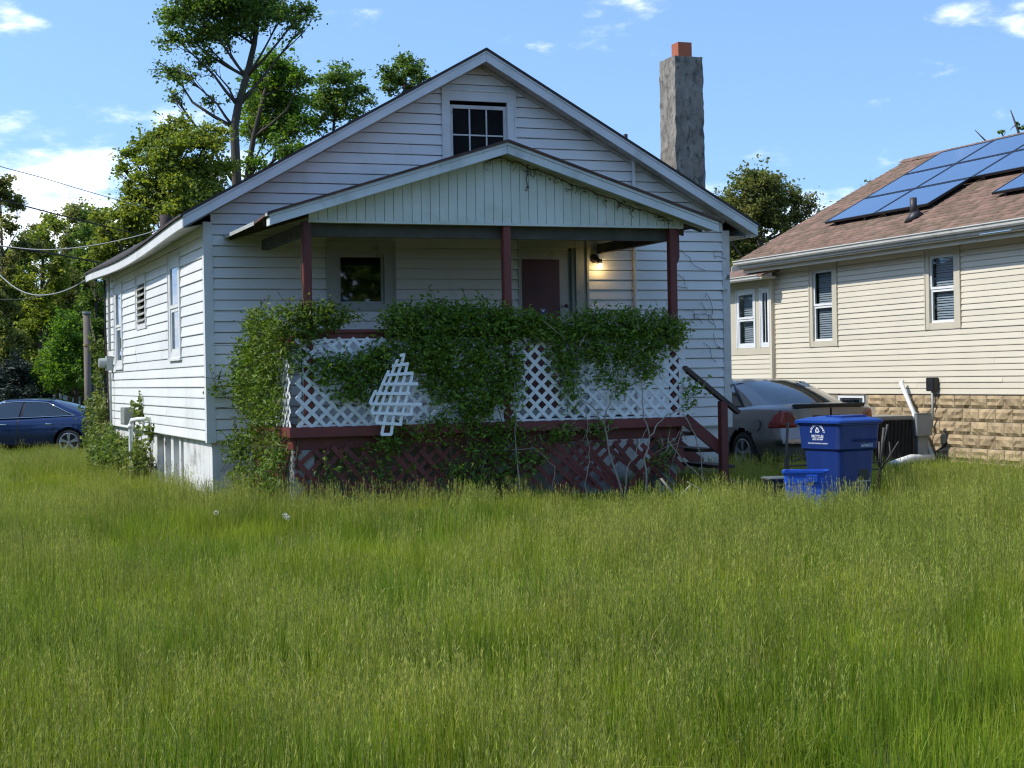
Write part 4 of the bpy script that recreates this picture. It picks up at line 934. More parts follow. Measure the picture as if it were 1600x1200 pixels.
for pts, r_ in (([(1231, 660), (1229, 700), (1234, 800)], .016), ([(1228, 690), (1233, 740), (1237, 800)], .012), ([(1229, 690), (1226, 735), (1229, 800)], .010), ([(1387, 663), (1378, 700), (1371, 770)], .014), ([(1381, 668), (1376, 715), (1374, 775)], .014), ([(1374, 690), (1374, 730)], .012), ([(1404, 690), (1388, 715), (1376, 735)], .008), ([(1389, 690), (1392, 715), (1380, 726)], .008), ([(1234, 728), (1377, 722)], .011), ([(1236, 722), (1258, 713), (1300, 705)], .010), ([(1240, 734), (1375, 733)], .010)):
    mb = MB(); mb.tube([L3(x, y) for x, y in pts], r_, 6); mb.build('bar', RUST, frm, smooth=True)

# ------------------------------------------------------------------ sedans (lofted shells split into body, glass and lamps)
def interp(tab, x):
    """cubic through the table points"""
    if x <= tab[0][0]: return tab[0][1]
    if x >= tab[-1][0]: return tab[-1][1]
    for k in range(len(tab) - 1):
        (a, p), (b, q) = tab[k], tab[k + 1]
        if x <= b:
            h = b - a; t = (x - a) / h
            m0 = (q - tab[k - 1][1]) / (b - tab[k - 1][0]) if k > 0 else (q - p) / h
            m1 = (tab[k + 2][1] - p) / (tab[k + 2][0] - a) if k + 2 < len(tab) else (q - p) / h
            return (2 * t ** 3 - 3 * t * t + 1) * p + (t ** 3 - 2 * t * t + t) * h * m0 + (-2 * t ** 3 + 3 * t * t) * q + (t ** 3 - t * t) * h * m1
def grid(f, nu, nv):
    vs = [f(i / nu, j / nv) for j in range(nv + 1) for i in range(nu + 1)]
    fs = [(j * (nu + 1) + i, j * (nu + 1) + i + 1, (j + 1) * (nu + 1) + i + 1, (j + 1) * (nu + 1) + i) for j in range(nv) for i in range(nu)]
    return MB().add(vs, fs)
def make_sedan(root, P):
    """x along the car from the rear (0) to the nose, y to the left, z up"""
    Lc = P['len']; HW = P['hw']; st = [i * .04 for i in range(int(Lc / .04) + 1)]
    def section(x):
        top, wid = interp(P['deck'], x), HW * interp(P['plan'], x)
        sill = interp(P['sill'], x); sh_ = top - interp(P['shoulder'], x)
        pts = [(wid * f, z) for f, z in ((.80, sill), (.90, sill + .02), (.965, sill + .10), (.985, sill + .20), (1.0, .48), (1.005, .56), (1.005, .64), (1.0, .72), (.99, .79))]
        pts = [(y, min(z, sh_ - .10 + .1 * z)) for y, z in pts]
        pts += [(wid * .982, sh_ - .03), (wid * .965, sh_ + .0), (wid * .93, sh_ + (top - sh_) * .45), (wid * .86, sh_ + (top - sh_) * .78), (wid * .70, top - .008), (wid * .45, top + .002), (wid * .2, top + .008), (0, top + .010)]
        return pts
    def endshape(x, y, z):
        if x < .5:
            k = 1 - x / .5; x = x + k * k * P['rear'](y / HW, z)
        if x > Lc - .6:
            k = 1 - (Lc - x) / .6; x = x - k * k * P['nose'](y / HW, z)
        return x
    V = []; nr = len(section(1.0)); nc = 2 * nr - 1; rings = []
    s0 = section(0.0)
    for f in (.02, .25, .45, .62, .78, .90, .97): rings.append(('cap', 0.0, [(y * f, z) for y, z in s0]))
    for x in st: rings.append(('side', x, section(x)))
    for kd, x, s_ in rings:
        full = list(s_) + [(-y, z) for y, z in reversed(s_[:-1])]
        for y, z in full: V.append([endshape(x, y, z), y, z])
    nst = len(rings); vid = lambda i, j: i * nc + j
    wheels = P['wheels']; wr = P['arch']
    for i in range(7, nst):                             # snap rows near the arches to the circle
        for j in list(range(0, 9)) + list(range(nc - 9, nc)):
            for wx in wheels:
                vx = V[vid(i, j)]; dx_, dz_ = vx[0] - wx, vx[2] - P['wz']; rr = math.hypot(dx_, dz_)
                if wr - .035 < rr < wr + .035 and dz_ > -.12: k = wr / rr; vx[0] = wx + dx_ * k; vx[2] = P['wz'] + dz_ * k
    groups = {}
    for i in range(nst - 1):
        for j in range(nc - 1):
            q = (vid(i, j), vid(i + 1, j), vid(i + 1, j + 1), vid(i, j + 1))
            cx_, cy_, cz_ = (sum(V[k][a] for k in q) / 4 for a in range(3))
            if any(math.hypot(cx_ - wx, cz_ - P['wz']) < wr - .004 for wx in wheels) and abs(cy_) > .3 and i >= 7: continue
            groups.setdefault(P['part'](rings[i][0], cx_, abs(cy_), cz_), []).append(q)
    names = {'body': ('body', P['paint']), 'lamp': ('tail_light', TAIL), 'under': ('sill', BLACK), 'line': ('panel_gap', BLACK)}
    for g_, qs in groups.items():
        sides = {g_: qs}
        if g_ == 'lamp': sides = {1: [q for q in qs if V[q[0]][1] + V[q[2]][1] > 0], -1: [q for q in qs if V[q[0]][1] + V[q[2]][1] <= 0]}
        for qq in sides.values():
            if not qq: continue
            used = sorted({k for q in qq for k in q}); mp_ = {k: n for n, k in enumerate(used)}
            mb = MB(); mb.add([V[k] for k in used], [tuple(mp_[k] for k in q) for q in qq]); nm, mt = names[g_]; mb.build(nm, mt, root, smooth=True)
    lamp_top, lamp_bot = P['lamp']
    for sd in (1, -1):
        def lens(t, h):
            z = interp(lamp_bot, t) + (interp(lamp_top, t) - interp(lamp_bot, t)) * h
            if t < .55: x = .32 * (1 - t / .55); y = HW * interp(P['plan'], x)
            else: x = 0.0; y = HW * interp(P['plan'], 0.0) * (1 - (t - .55) / .45 * .30)
            y *= 1.004 - .045 * max(0, (z - .80) / .16)
            e = .010 * min(1, 8 * min(t, 1 - t, h, 1 - h) + .2)
            xx = endshape(x, y, z); k = min(1, x / .25)
            return Vector((xx - e * (1 - k), (y + e * k) * sd, z))
        grid(lens, 20, 10).build('tail_light', TAIL, root, smooth=True)
    # greenhouse from curved patches
    G = P['gh']; lerp = lambda a, b, t: a + (b - a) * t
    def rb(s_): return Vector((G['rb'][0] + .12 * s_ * s_, G['rb'][1] * s_, G['rb'][2] - .012 * s_ * s_))
    def rt(s_): return Vector((G['rt'][0] + .07 * s_ * s_, G['rt'][1] * s_, G['rt'][2] - .028 * s_ * s_))
    def ft(s_): return Vector((G['ft'][0] - .10 * s_ * s_, G['ft'][1] * s_, G['ft'][2] - .028 * s_ * s_))
    def fb(s_): return Vector((G['fb'][0] - .22 * s_ * s_, G['fb'][1] * s_, G['fb'][2] - .02 * s_ * s_))
    bl_ = lambda t: 4 * t * (1 - t)
    grid(lambda a, t: rb(2 * a - 1).lerp(rt(2 * a - 1), t) + Vector((-.018, 0, .030)) * bl_(t) * (1 - (2 * a - 1) ** 4), 14, 10).build('rear_window', CARGLASS, root, smooth=True)
    grid(lambda a, t: rt(2 * a - 1).lerp(ft(2 * a - 1), t) + Vector((0, 0, G['crown'])) * bl_(t), 14, 14).build('roof', P['paint'], root, smooth=True)
    grid(lambda a, t: ft(2 * a - 1).lerp(fb(2 * a - 1), t) + Vector((.02, 0, .02)) * bl_(t) * (1 - (2 * a - 1) ** 4), 14, 8).build('windscreen', CARGLASS, root, smooth=True)
    for sd in (1, -1):
        M_ = lambda v: Vector((v[0], v[1] * sd, v[2]))
        sb = lambda x: (x, G['sby'] - .05 * abs((x - 2.3) / 1.6) ** 2, interp(G['sbz'], x))            # foot of the side glass
        stp = lambda t: Vector((lerp(G['st0'][0], G['st1'][0], t), lerp(G['st0'][1], G['st1'][1], t) + .02 * bl_(t), lerp(G['st0'][2], G['st1'][2], t) + G['crown'] * bl_(t)))
        x0, x1 = G['sx']
        def side(t, h):                                 # t along, h up; tumblehome curve
            lo, hi = Vector(sb(lerp(x0, x1, t))), stp(t); p = lo.lerp(hi, h); p.y += .022 * bl_(h); return p
        grid(lambda t, h: M_(side(t, h) - Vector((0, .012, 0))), 20, 4).build('window_seal', BLACK, root, smooth=True)
        for t0, t1 in G['panes']:
            grid(lambda t, h: M_(side(lerp(t0, t1, t), lerp(.06, .93, h))), 8, 4).build('side_window', CARGLASS, root, smooth=True)
        if P.get('trim'):
            mb = MB(); mb.tube([M_(side(t, .96) + Vector((0, .004, 0))) for t in [i / 14 for i in range(15)]], .012, 6); mb.tube([M_(side(t, .02) + Vector((0, .004, 0))) for t in [i / 14 for i in range(15)]], .010, 6); mb.tube([M_(side(.0, h) + Vector((0, .004, 0))) for h in (0, .3, .6, .96)], .014, 6); mb.build('window_trim', P['trim'], root, smooth=True)
        # cant rail, rear pillar, front pillar
        grid(lambda t, h: M_(stp(t).lerp(rt(1.0).lerp(ft(1.0), t) + Vector((0, 0, G['crown'])) * bl_(t), h) + Vector((0, .010, .010)) * bl_(h)), 14, 3).build('roof_rail', P['paint'], root, smooth=True)
        foot = Vector(G['foot'])
        grid(lambda t, h: M_((rb(1.0).lerp(foot, t / .5) if t < .5 else foot.lerp(Vector(sb(x0)), t / .5 - 1)).lerp(rt(1.0).lerp(stp(0), t), h) + Vector((0, .02, .012)) * bl_(h) * bl_(t)), 10, 8).build('rear_pillar', P['paint'], root, smooth=True)
        grid(lambda t, h: M_(Vector(sb(x1)).lerp(fb(1.0), t).lerp(stp(1).lerp(ft(1.0), t), h)), 3, 6).build('front_pillar', P['paint'], root, smooth=True)
    # wheel wells and wheels
    mb = MB()
    for wx in wheels:
        for s_ in (1, -1): mb.loft([[(wx + math.cos(t) * (wr + .01), s_ * yy, P['wz'] + math.sin(t) * (wr + .01)) for t in [i * math.pi / 12 for i in range(-3, 16)]] for yy in (HW * .97, HW * .55)], closed=False, cap=False); mb.tube([(wx, s_ * HW * .56, P['wz']), (wx, s_ * HW * .55, P['wz'])], wr, 16)
    mb.box(.25, Lc - .3, -HW * .7, HW * .7, .20, .34); mb.build('underbody', BLACK, root, fix=False)
    for wx in wheels:
        for s_ in (1, -1): wheel(root, wx, s_ * (HW - .115), P['wz'], P['wrad'], s_, P['rim'])
TYRE = pmat('tyre_rubber', (.018, .018, .019), .8, (.03, .03, .028), 10)
RIM = pmat('alloy_rim', (.42, .43, .45), .32, (.36, .37, .39), 6, metallic=.75)
CARGLASS = pmat('car_glass', (.006, .010, .014), .03, spec=.9, coat=1.0)
TAIL = pmat('tail_lens', (.26, .010, .012), .15, (.10, .004, .006), 7, coat=.8)
CHROME = pmat('chrome', (.75, .77, .80), .12, metallic=1.0)
def wheel(root, x, y, z, r, s_, rimr):
    mb = MB(); prof = [(-.10, r * .70), (-.105, r * .86), (-.085, r * .97), (-.04, r), (.04, r), (.085, r * .97), (.105, r * .86), (.10, rimr + .005), (.05, rimr - .01)]
    n = 32; rings = [[(x + math.cos(2 * math.pi * k / n) * q, y + s_ * a, z + math.sin(2 * math.pi * k / n) * q) for k in range(n)] for a, q in prof]
    mb.loft(rings, cap=False); wo_ = mb.build('wheel', TYRE, root, smooth=True)
    mb = MB(); rings = [[(x + math.cos(2 * math.pi * k / n) * q, y + s_ * a, z + math.sin(2 * math.pi * k / n) * q) for k in range(n)] for a, q in ((.098, rimr), (.104, rimr - .012), (.085, rimr - .03), (.02, rimr - .04))]
    mb.loft(rings, cap=False)
    for k in range(5):
        a = 2 * math.pi * k / 5 + .3
        for da in (-.13, .13):
            p0 = (x + math.cos(a) * .03, y + s_ * .092, z + math.sin(a) * .03); p1 = (x + math.cos(a + da) * (rimr - .015), y + s_ * .098, z + math.sin(a + da) * (rimr - .015))
            mb.beam(p0, p1, .02, rimr * .17, up=(0, 1, 0)) if False else mb.beam(p0, p1, rimr * .16, .02, up=(0, 1, 0))
    mb.tube([(x, y + s_ * .08, z), (x, y + s_ * .11, z)], [.045, .03], 12); mb.build('rim', RIM, wo_)
    mb = MB(); mb.tube([(x, y + s_ * .0, z), (x, y + s_ * .015, z)], rimr - .03, 20); mb.build('brake_disc', DARKMETAL, wo_)

GREYP = pmat('grey_car_paint', (.205, .196, .196), .28, (.22, .21, .21), 2, metallic=.5, coat=.5)
BLUEP = pmat('blue_car_paint', (.008, .026, .095), .28, (.010, .030, .105), 2, metallic=.45, coat=.7)
def part_grey(kd, x, y, z):
    if z < .27 and .4 < x < 4.6: return 'under'
    if kd == 'cap' and .57 < z < .60: return 'body'
    return 'body'
gcar = thing('grey_sedan', 'grey sedan parked between the two houses with its tail towards the lawn', 'car', hl(9.30, 1.42, 0), YAW + math.pi / 2 + R(3))
make_sedan(gcar, dict(lamp=([(0, .725), (.12, .80), (.3, .905), (.5, .962), (.75, .955), (.92, .88), (1, .78)], [(0, .705), (.5, .703), (1, .712)]), len=5.0, hw=.92, paint=GREYP, wheels=(1.03, 3.84), wz=.315, wrad=.325, rim=.222, arch=.385,
    deck=[(0, .985), (.10, 1.012), (.4, 1.040), (.8, 1.045), (1.3, 1.015), (2.2, .985), (3.2, .975), (3.8, .965), (4.3, .90), (4.7, .80), (5.0, .66)],
    shoulder=[(0, .05), (.6, .075), (2.0, .06), (4.0, .07), (5.0, .06)],
    plan=[(0, .87), (.15, .935), (.5, .985), (1.2, 1.0), (3.6, 1.0), (4.4, .96), (4.8, .87), (5.0, .70)],
    sill=[(0, .30), (.4, .25), (1.5, .20), (4.4, .20), (5, .26)],
    gh=dict(rb=(.56, .64, 1.052), rt=(1.46, .54, 1.388), ft=(2.85, .55, 1.40), fb=(3.95, .74, .985), crown=.028, sby=.83, sbz=[(1.0, .995), (2.3, .975), (3.7, .955)], st0=(1.68, .625, 1.335), st1=(2.72, .63, 1.345), sx=(1.10, 3.62), panes=((.03, .20), (.235, .52), (.56, .97)), foot=(.86, .80, 1.015)),
    rear=lambda yn, z: .17 * abs(yn) ** 3 + (.055 if z > .66 else .055 * max(0, (z - .60) / .06)) + (.10 * max(0, .45 - z) / .2), nose=lambda yn, z: .30 * abs(yn) ** 2.5, part=part_grey))
mb = MB(); mb.loft([[(.17, y, 1.020), (.15, y, 1.036), (.05 + .06 * y * y, y, 1.048), (.022 + .12 * y * y, y, 1.040), (.03 + .12 * y * y, y, .99)] for y in [-.60 + 1.20 * i / 14 for i in range(15)]]); mb.build('boot_spoiler', BLACK, gcar, smooth=False)
mb = MB(); mb.tube([(.60, .918, .745), (.60, .9305, .745)], .082, 24); mb.build('fuel_flap', GREYP, gcar)
mb = MB(); mb.box(.045, .07, -.30, .30, .74, .88); mb.build('plate_recess', BLACK, gcar)
mb = MB(); mb.box(.035, .044, -.15, .15, .76, .86); mb.build('number_plate', pmat('plate', (.55, .55, .45), .5), gcar)

def part_blue(kd, x, y, z):
    if z < .26 and .4 < x < 4.5: return 'under'
    if y > .7 and z < .93 and z > .3 and (abs(x - 1.28) < .012 or abs(x - 2.30) < .012): return 'line'
    return 'body'
bw_ = at_y(109, 690.7, 42.0)
bcar = thing('blue_sedan', 'dark blue sedan parked on the grass left of the white house', 'car', (bw_.x + 1.0, bw_.y + .8, ground_z(bw_.x, 42.0) - .01), math.pi)
make_sedan(bcar, dict(lamp=([(0, .86), (.3, .89), (.7, .90), (1, .86)], [(0, .82), (.3, .77), (.7, .75), (1, .78)]), len=4.86, hw=.91, paint=BLUEP, trim=CHROME, wheels=(1.0, 3.78), wz=.325, wrad=.335, rim=.245, arch=.395,
    deck=[(0, .965), (.12, .995), (.4, 1.02), (.9, 1.01), (1.6, .985), (2.6, .955), (3.6, .95), (4.2, .90), (4.6, .80), (4.86, .68)],
    shoulder=[(0, .05), (.6, .07), (2.0, .06), (4.0, .07), (4.86, .06)],
    plan=[(0, .84), (.15, .92), (.5, .98), (1.2, 1.0), (3.6, 1.0), (4.3, .96), (4.7, .86), (4.86, .7)],
    sill=[(0, .30), (.4, .25), (1.5, .20), (4.4, .20), (4.86, .26)],
    gh=dict(rb=(.38, .62, 1.03), rt=(1.42, .54, 1.425), ft=(2.80, .55, 1.44), fb=(3.90, .73, .975), crown=.032, sby=.825, sbz=[(.9, 1.0), (2.3, .965), (3.7, .945)], st0=(1.62, .625, 1.365), st1=(2.72, .63, 1.375), sx=(.86, 3.62), panes=((.04, .485), (.525, .97)), foot=(.64, .79, 1.0)),
    rear=lambda yn, z: .20 * abs(yn) ** 3 + (.05 if z > .7 else 0), nose=lambda yn, z: .32 * abs(yn) ** 2.5, part=part_blue))
for x in (1.50, 2.66):
    mb = MB(); mb.tube([(x - .09, .912, .80), (x - .05, .94, .805), (x + .05, .94, .805), (x + .09, .912, .80)], .014, 8); mb.build('door_handle', CHROME, bcar, smooth=True)

# ------------------------------------------------------------------ trees
BARK = pmat('bark', (.085, .068, .052), .95, (.05, .042, .034), 3, bump=.6, bscale=12, stretch=(1, 1, .3))
def leafmat(name, c, c2, transl=.48, isl=.38):
    return pmat(name, c, .55, c2, .35, 3, island=isl, transl=transl, spec=.3)
LEAF_MAPLE = leafmat('maple_leaves', (.095, .175, .032), (.140, .215, .042))
LEAF_LIGHT = leafmat('light_leaves', (.175, .240, .032), (.225, .270, .048))
LEAF_OLIVE = leafmat('olive_leaves', (.150, .185, .042), (.190, .195, .058))
LEAF_DARK = leafmat('evergreen_needles', (.022, .036, .026), (.030, .046, .030), .12)
LEAF_BRIGHT = leafmat('bright_leaves', (.110, .220, .026), (.150, .245, .038))
LEAF_VINE = leafmat('vine_leaves', (.115, .215, .028), (.175, .265, .044), .38)
LEAF_VINE2 = leafmat('left_vine_leaves', (.130, .195, .030), (.100, .185, .028), .34)  # separate green for the vine at the porch's left end
LEAF_IVY = leafmat('ivy_leaves', (.110, .190, .034), (.155, .195, .046), .34)
def tree(name, label, base_px, depth, trunk_px, blobs_px, leafm, n_leaf, leaf=(.17, .11), seed=1, trunk_r=.20, limbs=True, group=None, flat=.75, clump=34):
    """trunk along trunk_px, limbs to each crown mass; leaves gathered in clumps at twig ends"""
    g = np.random.default_rng(seed); r_ = random.Random(seed)
    b0 = at_y(base_px[0], base_px[1], depth); gz = ground_z(b0.x, b0.y); base = Vector((b0.x, b0.y, gz))
    root = thing(name, label, 'tree', base, 0, group)
    tp = [Vector((0, 0, -.2))] + [at_y(x, y, depth + dd) - base for x, y, dd in trunk_px]
    mb = MB(); n = len(tp); radii = [trunk_r * (1 - .72 * i / (n - 1)) for i in range(n)]
    mb.tube(tp, radii, 9)
    trunk = mb.build('trunk', BARK, root, smooth=True)
    bl = []
    for x, y, rp, wt in blobs_px:
        rr = rp * depth / F_PX; dd = r_.uniform(-1.0, 1.0) * rr * 1.6
        c = at_y(x, y, depth + dd) - base; bl.append((c, rr, wt))
    ends = []; mb = MB()
    for c, rr, wt in bl:
        if c.z < .5: ends.append((c, rr, wt)); continue
        cand = [(p, q) for p, q in zip(tp, radii) if p.z < c.z + .2] or [(tp[0], radii[0])]
        st_, sr = min(cand, key=lambda t: abs(t[0].z - (c.z - .2 - .95 * (t[0] - c).xy.length)))
        mid = st_.lerp(c, .5) + Vector((r_.uniform(-.3, .3), r_.uniform(-.3, .3), -.04 * (c - st_).length))
        r0 = min(sr * .55, .025 + .014 * (c - st_).length)
        mb.tube([st_, st_.lerp(mid, .5) + Vector((0, 0, -.03)), mid, mid.lerp(c, .55), c], [r0, r0 * .8, r0 * .6, r0 * .4, r0 * .22], 6)
        nt_ = max(4, int(5 + wt * 3))
        for k in range(nt_):
            d = Vector((r_.gauss(0, 1), r_.gauss(0, 1), r_.gauss(.15, .8))).normalized() * rr * r_.uniform(.55, 1.0)
            s0 = mid.lerp(c, r_.uniform(.3, 1)); e = c + d
            mb.tube([s0, s0.lerp(e, .5) + Vector((0, 0, -.05 * rr)), e], [r0 * .30, r0 * .2, .008], 5)
    if mb.f: mb.build('limb', BARK, trunk, smooth=True)
    cents = []; tw = MB()
    tot = sum(b[2] * b[1] ** 2 for b in bl)
    for c, rr, wt in bl:
        k = int(n_leaf * .66 * wt * rr ** 2 / tot); ns = max(5, int(7 + 9 * rr))
        d = g.normal(size=(ns, 3)); d[:, 2] = d[:, 2] * .75 + .12; d /= np.linalg.norm(d, axis=1)[:, None]
        reach = rr * g.uniform(.5, 1.5, ns) * np.where(g.uniform(0, 1, ns) < .2, 1.2, 1.0)
        sel = g.integers(0, ns, k); t = g.uniform(.12, 1.0, k) ** .8
        nb_ = max(6, k // 16); jit = g.normal(size=(nb_, 3)) * rr * .13; jb = g.integers(0, nb_, k)      # side twigs
        off = g.normal(size=(k, 3)) * (.055 + .05 * rr) * np.array((1.1, 1.1, .55))[None]
        cents.append(np.array(c)[None] + d[sel] * (reach[sel] * t)[:, None] * np.array((1, 1, flat + .1))[None] + jit[jb] + off)
        k2 = k // 8 + 5; d2 = g.normal(size=(k2, 3)); d2 /= np.linalg.norm(d2, axis=1)[:, None]
        cl2 = np.array(c)[None] + d2 * (rr * 1.45 * g.uniform(.3, 1, k2) ** .5)[:, None] * np.array((1, 1, flat + .1))[None]; cents.append(cl2[g.integers(0, max(1, k2 // 5), k2)] + g.normal(size=(k2, 3)) * .10)
        for q in range(ns):
            e = c + Vector(tuple(d[q] * reach[q] * np.array((1, 1, flat + .1)))); tw.tube([c, c.lerp(e, .5) + Vector((0, 0, -.03 * rr)), e], [.022, .014, .006], 4, cap=False)
    cents = np.concatenate(cents, 0); cents = cents[cents[:, 2] > .15]
    tb = tw.build('twigs', BARK, trunk, fix=False); tb['kind'] = 'stuff'
    v_, f_ = leaf_arrays(cents, leaf[0], leaf[1], .25, .4, g)
    link('crown', np_mesh('crown', v_, f_, leafm), root)
    return root

tree('maple_tree', 'tall open maple with bare forked trunk rising behind the white house', (372, 600), 46, [(372, 420, 0), (370, 290, 0), (366, 200, 0), (372, 165, 0), (385, 120, 0), (397, 70, 0), (405, 10, 0), (415, -50, 0)],
     [(300, 18, 42, 1.1), (268, 25, 22, .5), (345, 5, 50, 1.3), (352, 48, 34, .9), (400, 10, 42, 1), (440, 25, 34, .8), (476, 15, 24, .5), (470, 45, 14, .3), (275, 60, 22, .6), (310, 58, 26, .6), (268, 108, 22, .7), (290, 118, 18, .5), (272, 150, 15, .5), (325, 100, 26, .4), (330, 160, 16, .3), (350, -40, 60, 1), (420, -50, 50, 1), (300, -30, 40, .7), (378, 150, 18, .3)], LEAF_MAPLE, 34000, (.115, .075), 3, .17, clump=40)
tree('maple_tree', 'dense green maple beside the tall forked one behind the roof', (395, 600), 49, [(392, 420, 0), (385, 285, 0), (396, 215, 0), (412, 150, 0), (428, 100, 0)],
     [(435, 100, 32, 1.1), (452, 125, 26, 1), (420, 130, 34, 1.1), (405, 165, 30, .9), (440, 160, 36, 1.1), (462, 165, 24, .9), (472, 120, 16, .6), (480, 190, 16, .6), (425, 195, 38, 1), (455, 205, 26, .8), (395, 205, 22, .6), (440, 235, 26, .7), (400, 255, 24, .5), (470, 235, 16, .5)], LEAF_BRIGHT, 20000, (.12, .08), 5, .14, clump=36)
tree('slender_tree', 'airy tree whose thin crown shows over the left roof slope', (520, 600), 52, [(520, 400, 0), (518, 250, 0), (522, 190, 0), (530, 140, 0)],
     [(528, 125, 24, .9), (550, 120, 16, .6), (478, 160, 14, .5), (512, 150, 24, .8), (545, 150, 20, .6), (565, 140, 17, .6), (575, 160, 14, .5), (495, 165, 18, .7), (525, 175, 24, .8), (492, 195, 20, .6), (555, 178, 16, .4), (505, 125, 12, .4)], LEAF_MAPLE, 9000, (.115, .075), 8, .10, clump=30)
tree('slender_tree', 'small leafy treetop peeping above the roof beside the attic gable', (635, 600), 54, [(632, 400, 0), (628, 220, 0), (630, 150, 0), (636, 110, 0)],
     [(628, 98, 15, .8), (645, 112, 18, .9), (608, 112, 13, .7), (622, 128, 18, .8), (660, 122, 13, .6), (606, 138, 12, .5), (645, 140, 16, .5), (640, 95, 9, .4)], LEAF_MAPLE, 5000, (.115, .075), 9, .09, clump=28)
tree('spreading_tree', 'wide yellow-green tree behind the left eave of the white house', (285, 610), 44, [(285, 470, 0), (290, 380, 0), (280, 320, 0), (272, 270, 0), (265, 230, 0)],
     [(205, 240, 16, .6), (228, 222, 20, .7), (255, 205, 22, .7), (240, 250, 24, .6), (272, 228, 26, .7), (300, 215, 26, .7), (325, 225, 24, .8), (285, 195, 16, .5), (345, 205, 16, .5), (190, 262, 14, .5), (340, 265, 24, .8), (300, 270, 36, 1.2), (265, 285, 36, 1.2), (325, 300, 28, 1), (228, 285, 24, .8), (205, 305, 22, .8), (285, 320, 34, 1.2), (240, 325, 34, 1.2), (200, 340, 28, 1.1), (180, 365, 26, 1), (215, 370, 28, 1), (165, 400, 24, .8), (190, 410, 26, .8), (150, 340, 14, .4)], LEAF_LIGHT, 46000, (.115, .075), 12, .17, clump=36)
WG = 'woodland trees left of the white house'
def wood_tree(x, top, depth, seed, label, leafm, n=9000, spread=34, sparse=1.0):
    r_ = random.Random(seed); blobs = []
    for k in range(16):
        y = top + 12 + (560 - top) * (k / 16) ** 1.05; wdt = spread * (.35 + .75 * math.sin(math.pi * min(1, (k + 1.5) / 15)))
        blobs.append((x + r_.uniform(-wdt, wdt), y, r_.uniform(12, 22), r_.uniform(.5, 1.0)))
    lean = r_.uniform(-10, 10)
    tree('woodland_tree', label, (x, 606), depth, [(x + 1, 540, 0), (x + lean * .3, 470, 0), (x + lean * .6, 400, 0), (x + lean, top + 30, 0)], blobs, leafm, int(n * sparse * 1.7), (.14, .095), seed, .11, group=WG, clump=26)
wood_tree(8, 275, 62, 21, 'tall sparse dark-leaved woodland tree touching the cloud', LEAF_OLIVE, 9500, 34)
wood_tree(62, 330, 66, 22, 'thin yellow-green woodland tree with bare lower stem', LEAF_LIGHT, 9500, 32)
wood_tree(108, 325, 70, 23, 'sparse woodland tree standing behind the short wooden pole', LEAF_OLIVE, 9500, 30)
wood_tree(150, 330, 64, 24, 'leafy woodland tree close by the left eave', LEAF_MAPLE, 10000, 26)
wood_tree(35, 390, 74, 25, 'low yellow woodland tree deep among the others', LEAF_LIGHT, 10500, 36)
wood_tree(88, 400, 78, 26, 'pale olive woodland tree farthest back in the wood', LEAF_LIGHT, 10500, 36)
wood_tree(-40, 300, 68, 27, 'woodland tree at the wood edge by the evergreen shrub', LEAF_OLIVE, 8000, 34)
wood_tree(135, 420, 76, 28, 'short yellow-green woodland tree behind the electric meter corner', LEAF_LIGHT, 9500, 30)
wood_tree(20, 440, 70, 81, 'low leafy woodland tree rising over the evergreen shrub', LEAF_LIGHT, 11000, 40)
wood_tree(70, 455, 72, 82, 'bushy yellow-green woodland tree behind the young bright tree', LEAF_LIGHT, 11000, 38)
wood_tree(165, 380, 72, 83, 'dense woodland tree hidden behind the far wall corner', LEAF_MAPLE, 11000, 34)
wood_tree(-12, 400, 70, 84, 'yellow-green woodland tree between the sparse dark tree and the evergreen', LEAF_LIGHT, 10000, 36)
wood_tree(128, 318, 75, 85, 'tall thin woodland tree between the cloud and the spreading tree', LEAF_LIGHT, 9000, 26)
wood_tree(48, 345, 80, 86, 'far pale woodland tree with a narrow open crown', LEAF_OLIVE, 9000, 28)
tree('young_tree', 'bright green young tree between the blue car and the wooden pole', (118, 640), 50, [(119, 620, 0), (117, 585, 0), (112, 550, 0), (108, 520, 0)],
     [(105, 505, 22, .8), (90, 540, 24, 1), (118, 540, 26, 1), (75, 575, 22, .9), (105, 575, 30, 1.1), (130, 580, 22, .9), (88, 600, 20, .8), (120, 605, 22, .8), (150, 560, 18, .6), (60, 590, 14, .5)], LEAF_BRIGHT, 15000, (.11, .07), 31, .09, clump=30)
tree('evergreen_shrub', 'dark evergreen shrub behind the roof of the blue car', (25, 640), 50, [(25, 620, 0), (25, 590, 0), (25, 565, 0)],
     [(25, 580, 26, 1), (5, 595, 30, 1), (45, 600, 26, 1), (20, 620, 34, 1.2), (60, 622, 20, .8), (-10, 615, 30, 1)], LEAF_DARK, 16000, (.15, .05), 33, .10, clump=40)
tree('backyard_tree', 'olive tree rising between the chimney and the cream house roof', (1190, 600), 52, [(1190, 450, 0), (1188, 380, 0), (1185, 330, 0), (1180, 290, 0)],
     [(1180, 278, 24, .9), (1160, 290, 22, .8), (1200, 292, 24, .9), (1145, 315, 24, .9), (1218, 312, 26, .9), (1245, 310, 20, .6), (1268, 322, 17, .4), (1180, 325, 34, 1.2), (1150, 350, 34, 1.2), (1210, 345, 30, 1), (1132, 385, 26, 1), (1170, 385, 34, 1.2), (1240, 340, 22, .6), (1140, 420, 26, 1), (1120, 350, 16, .4), (1283, 330, 10, .2)], LEAF_OLIVE, 32000, (.115, .075), 41, .16, clump=34)
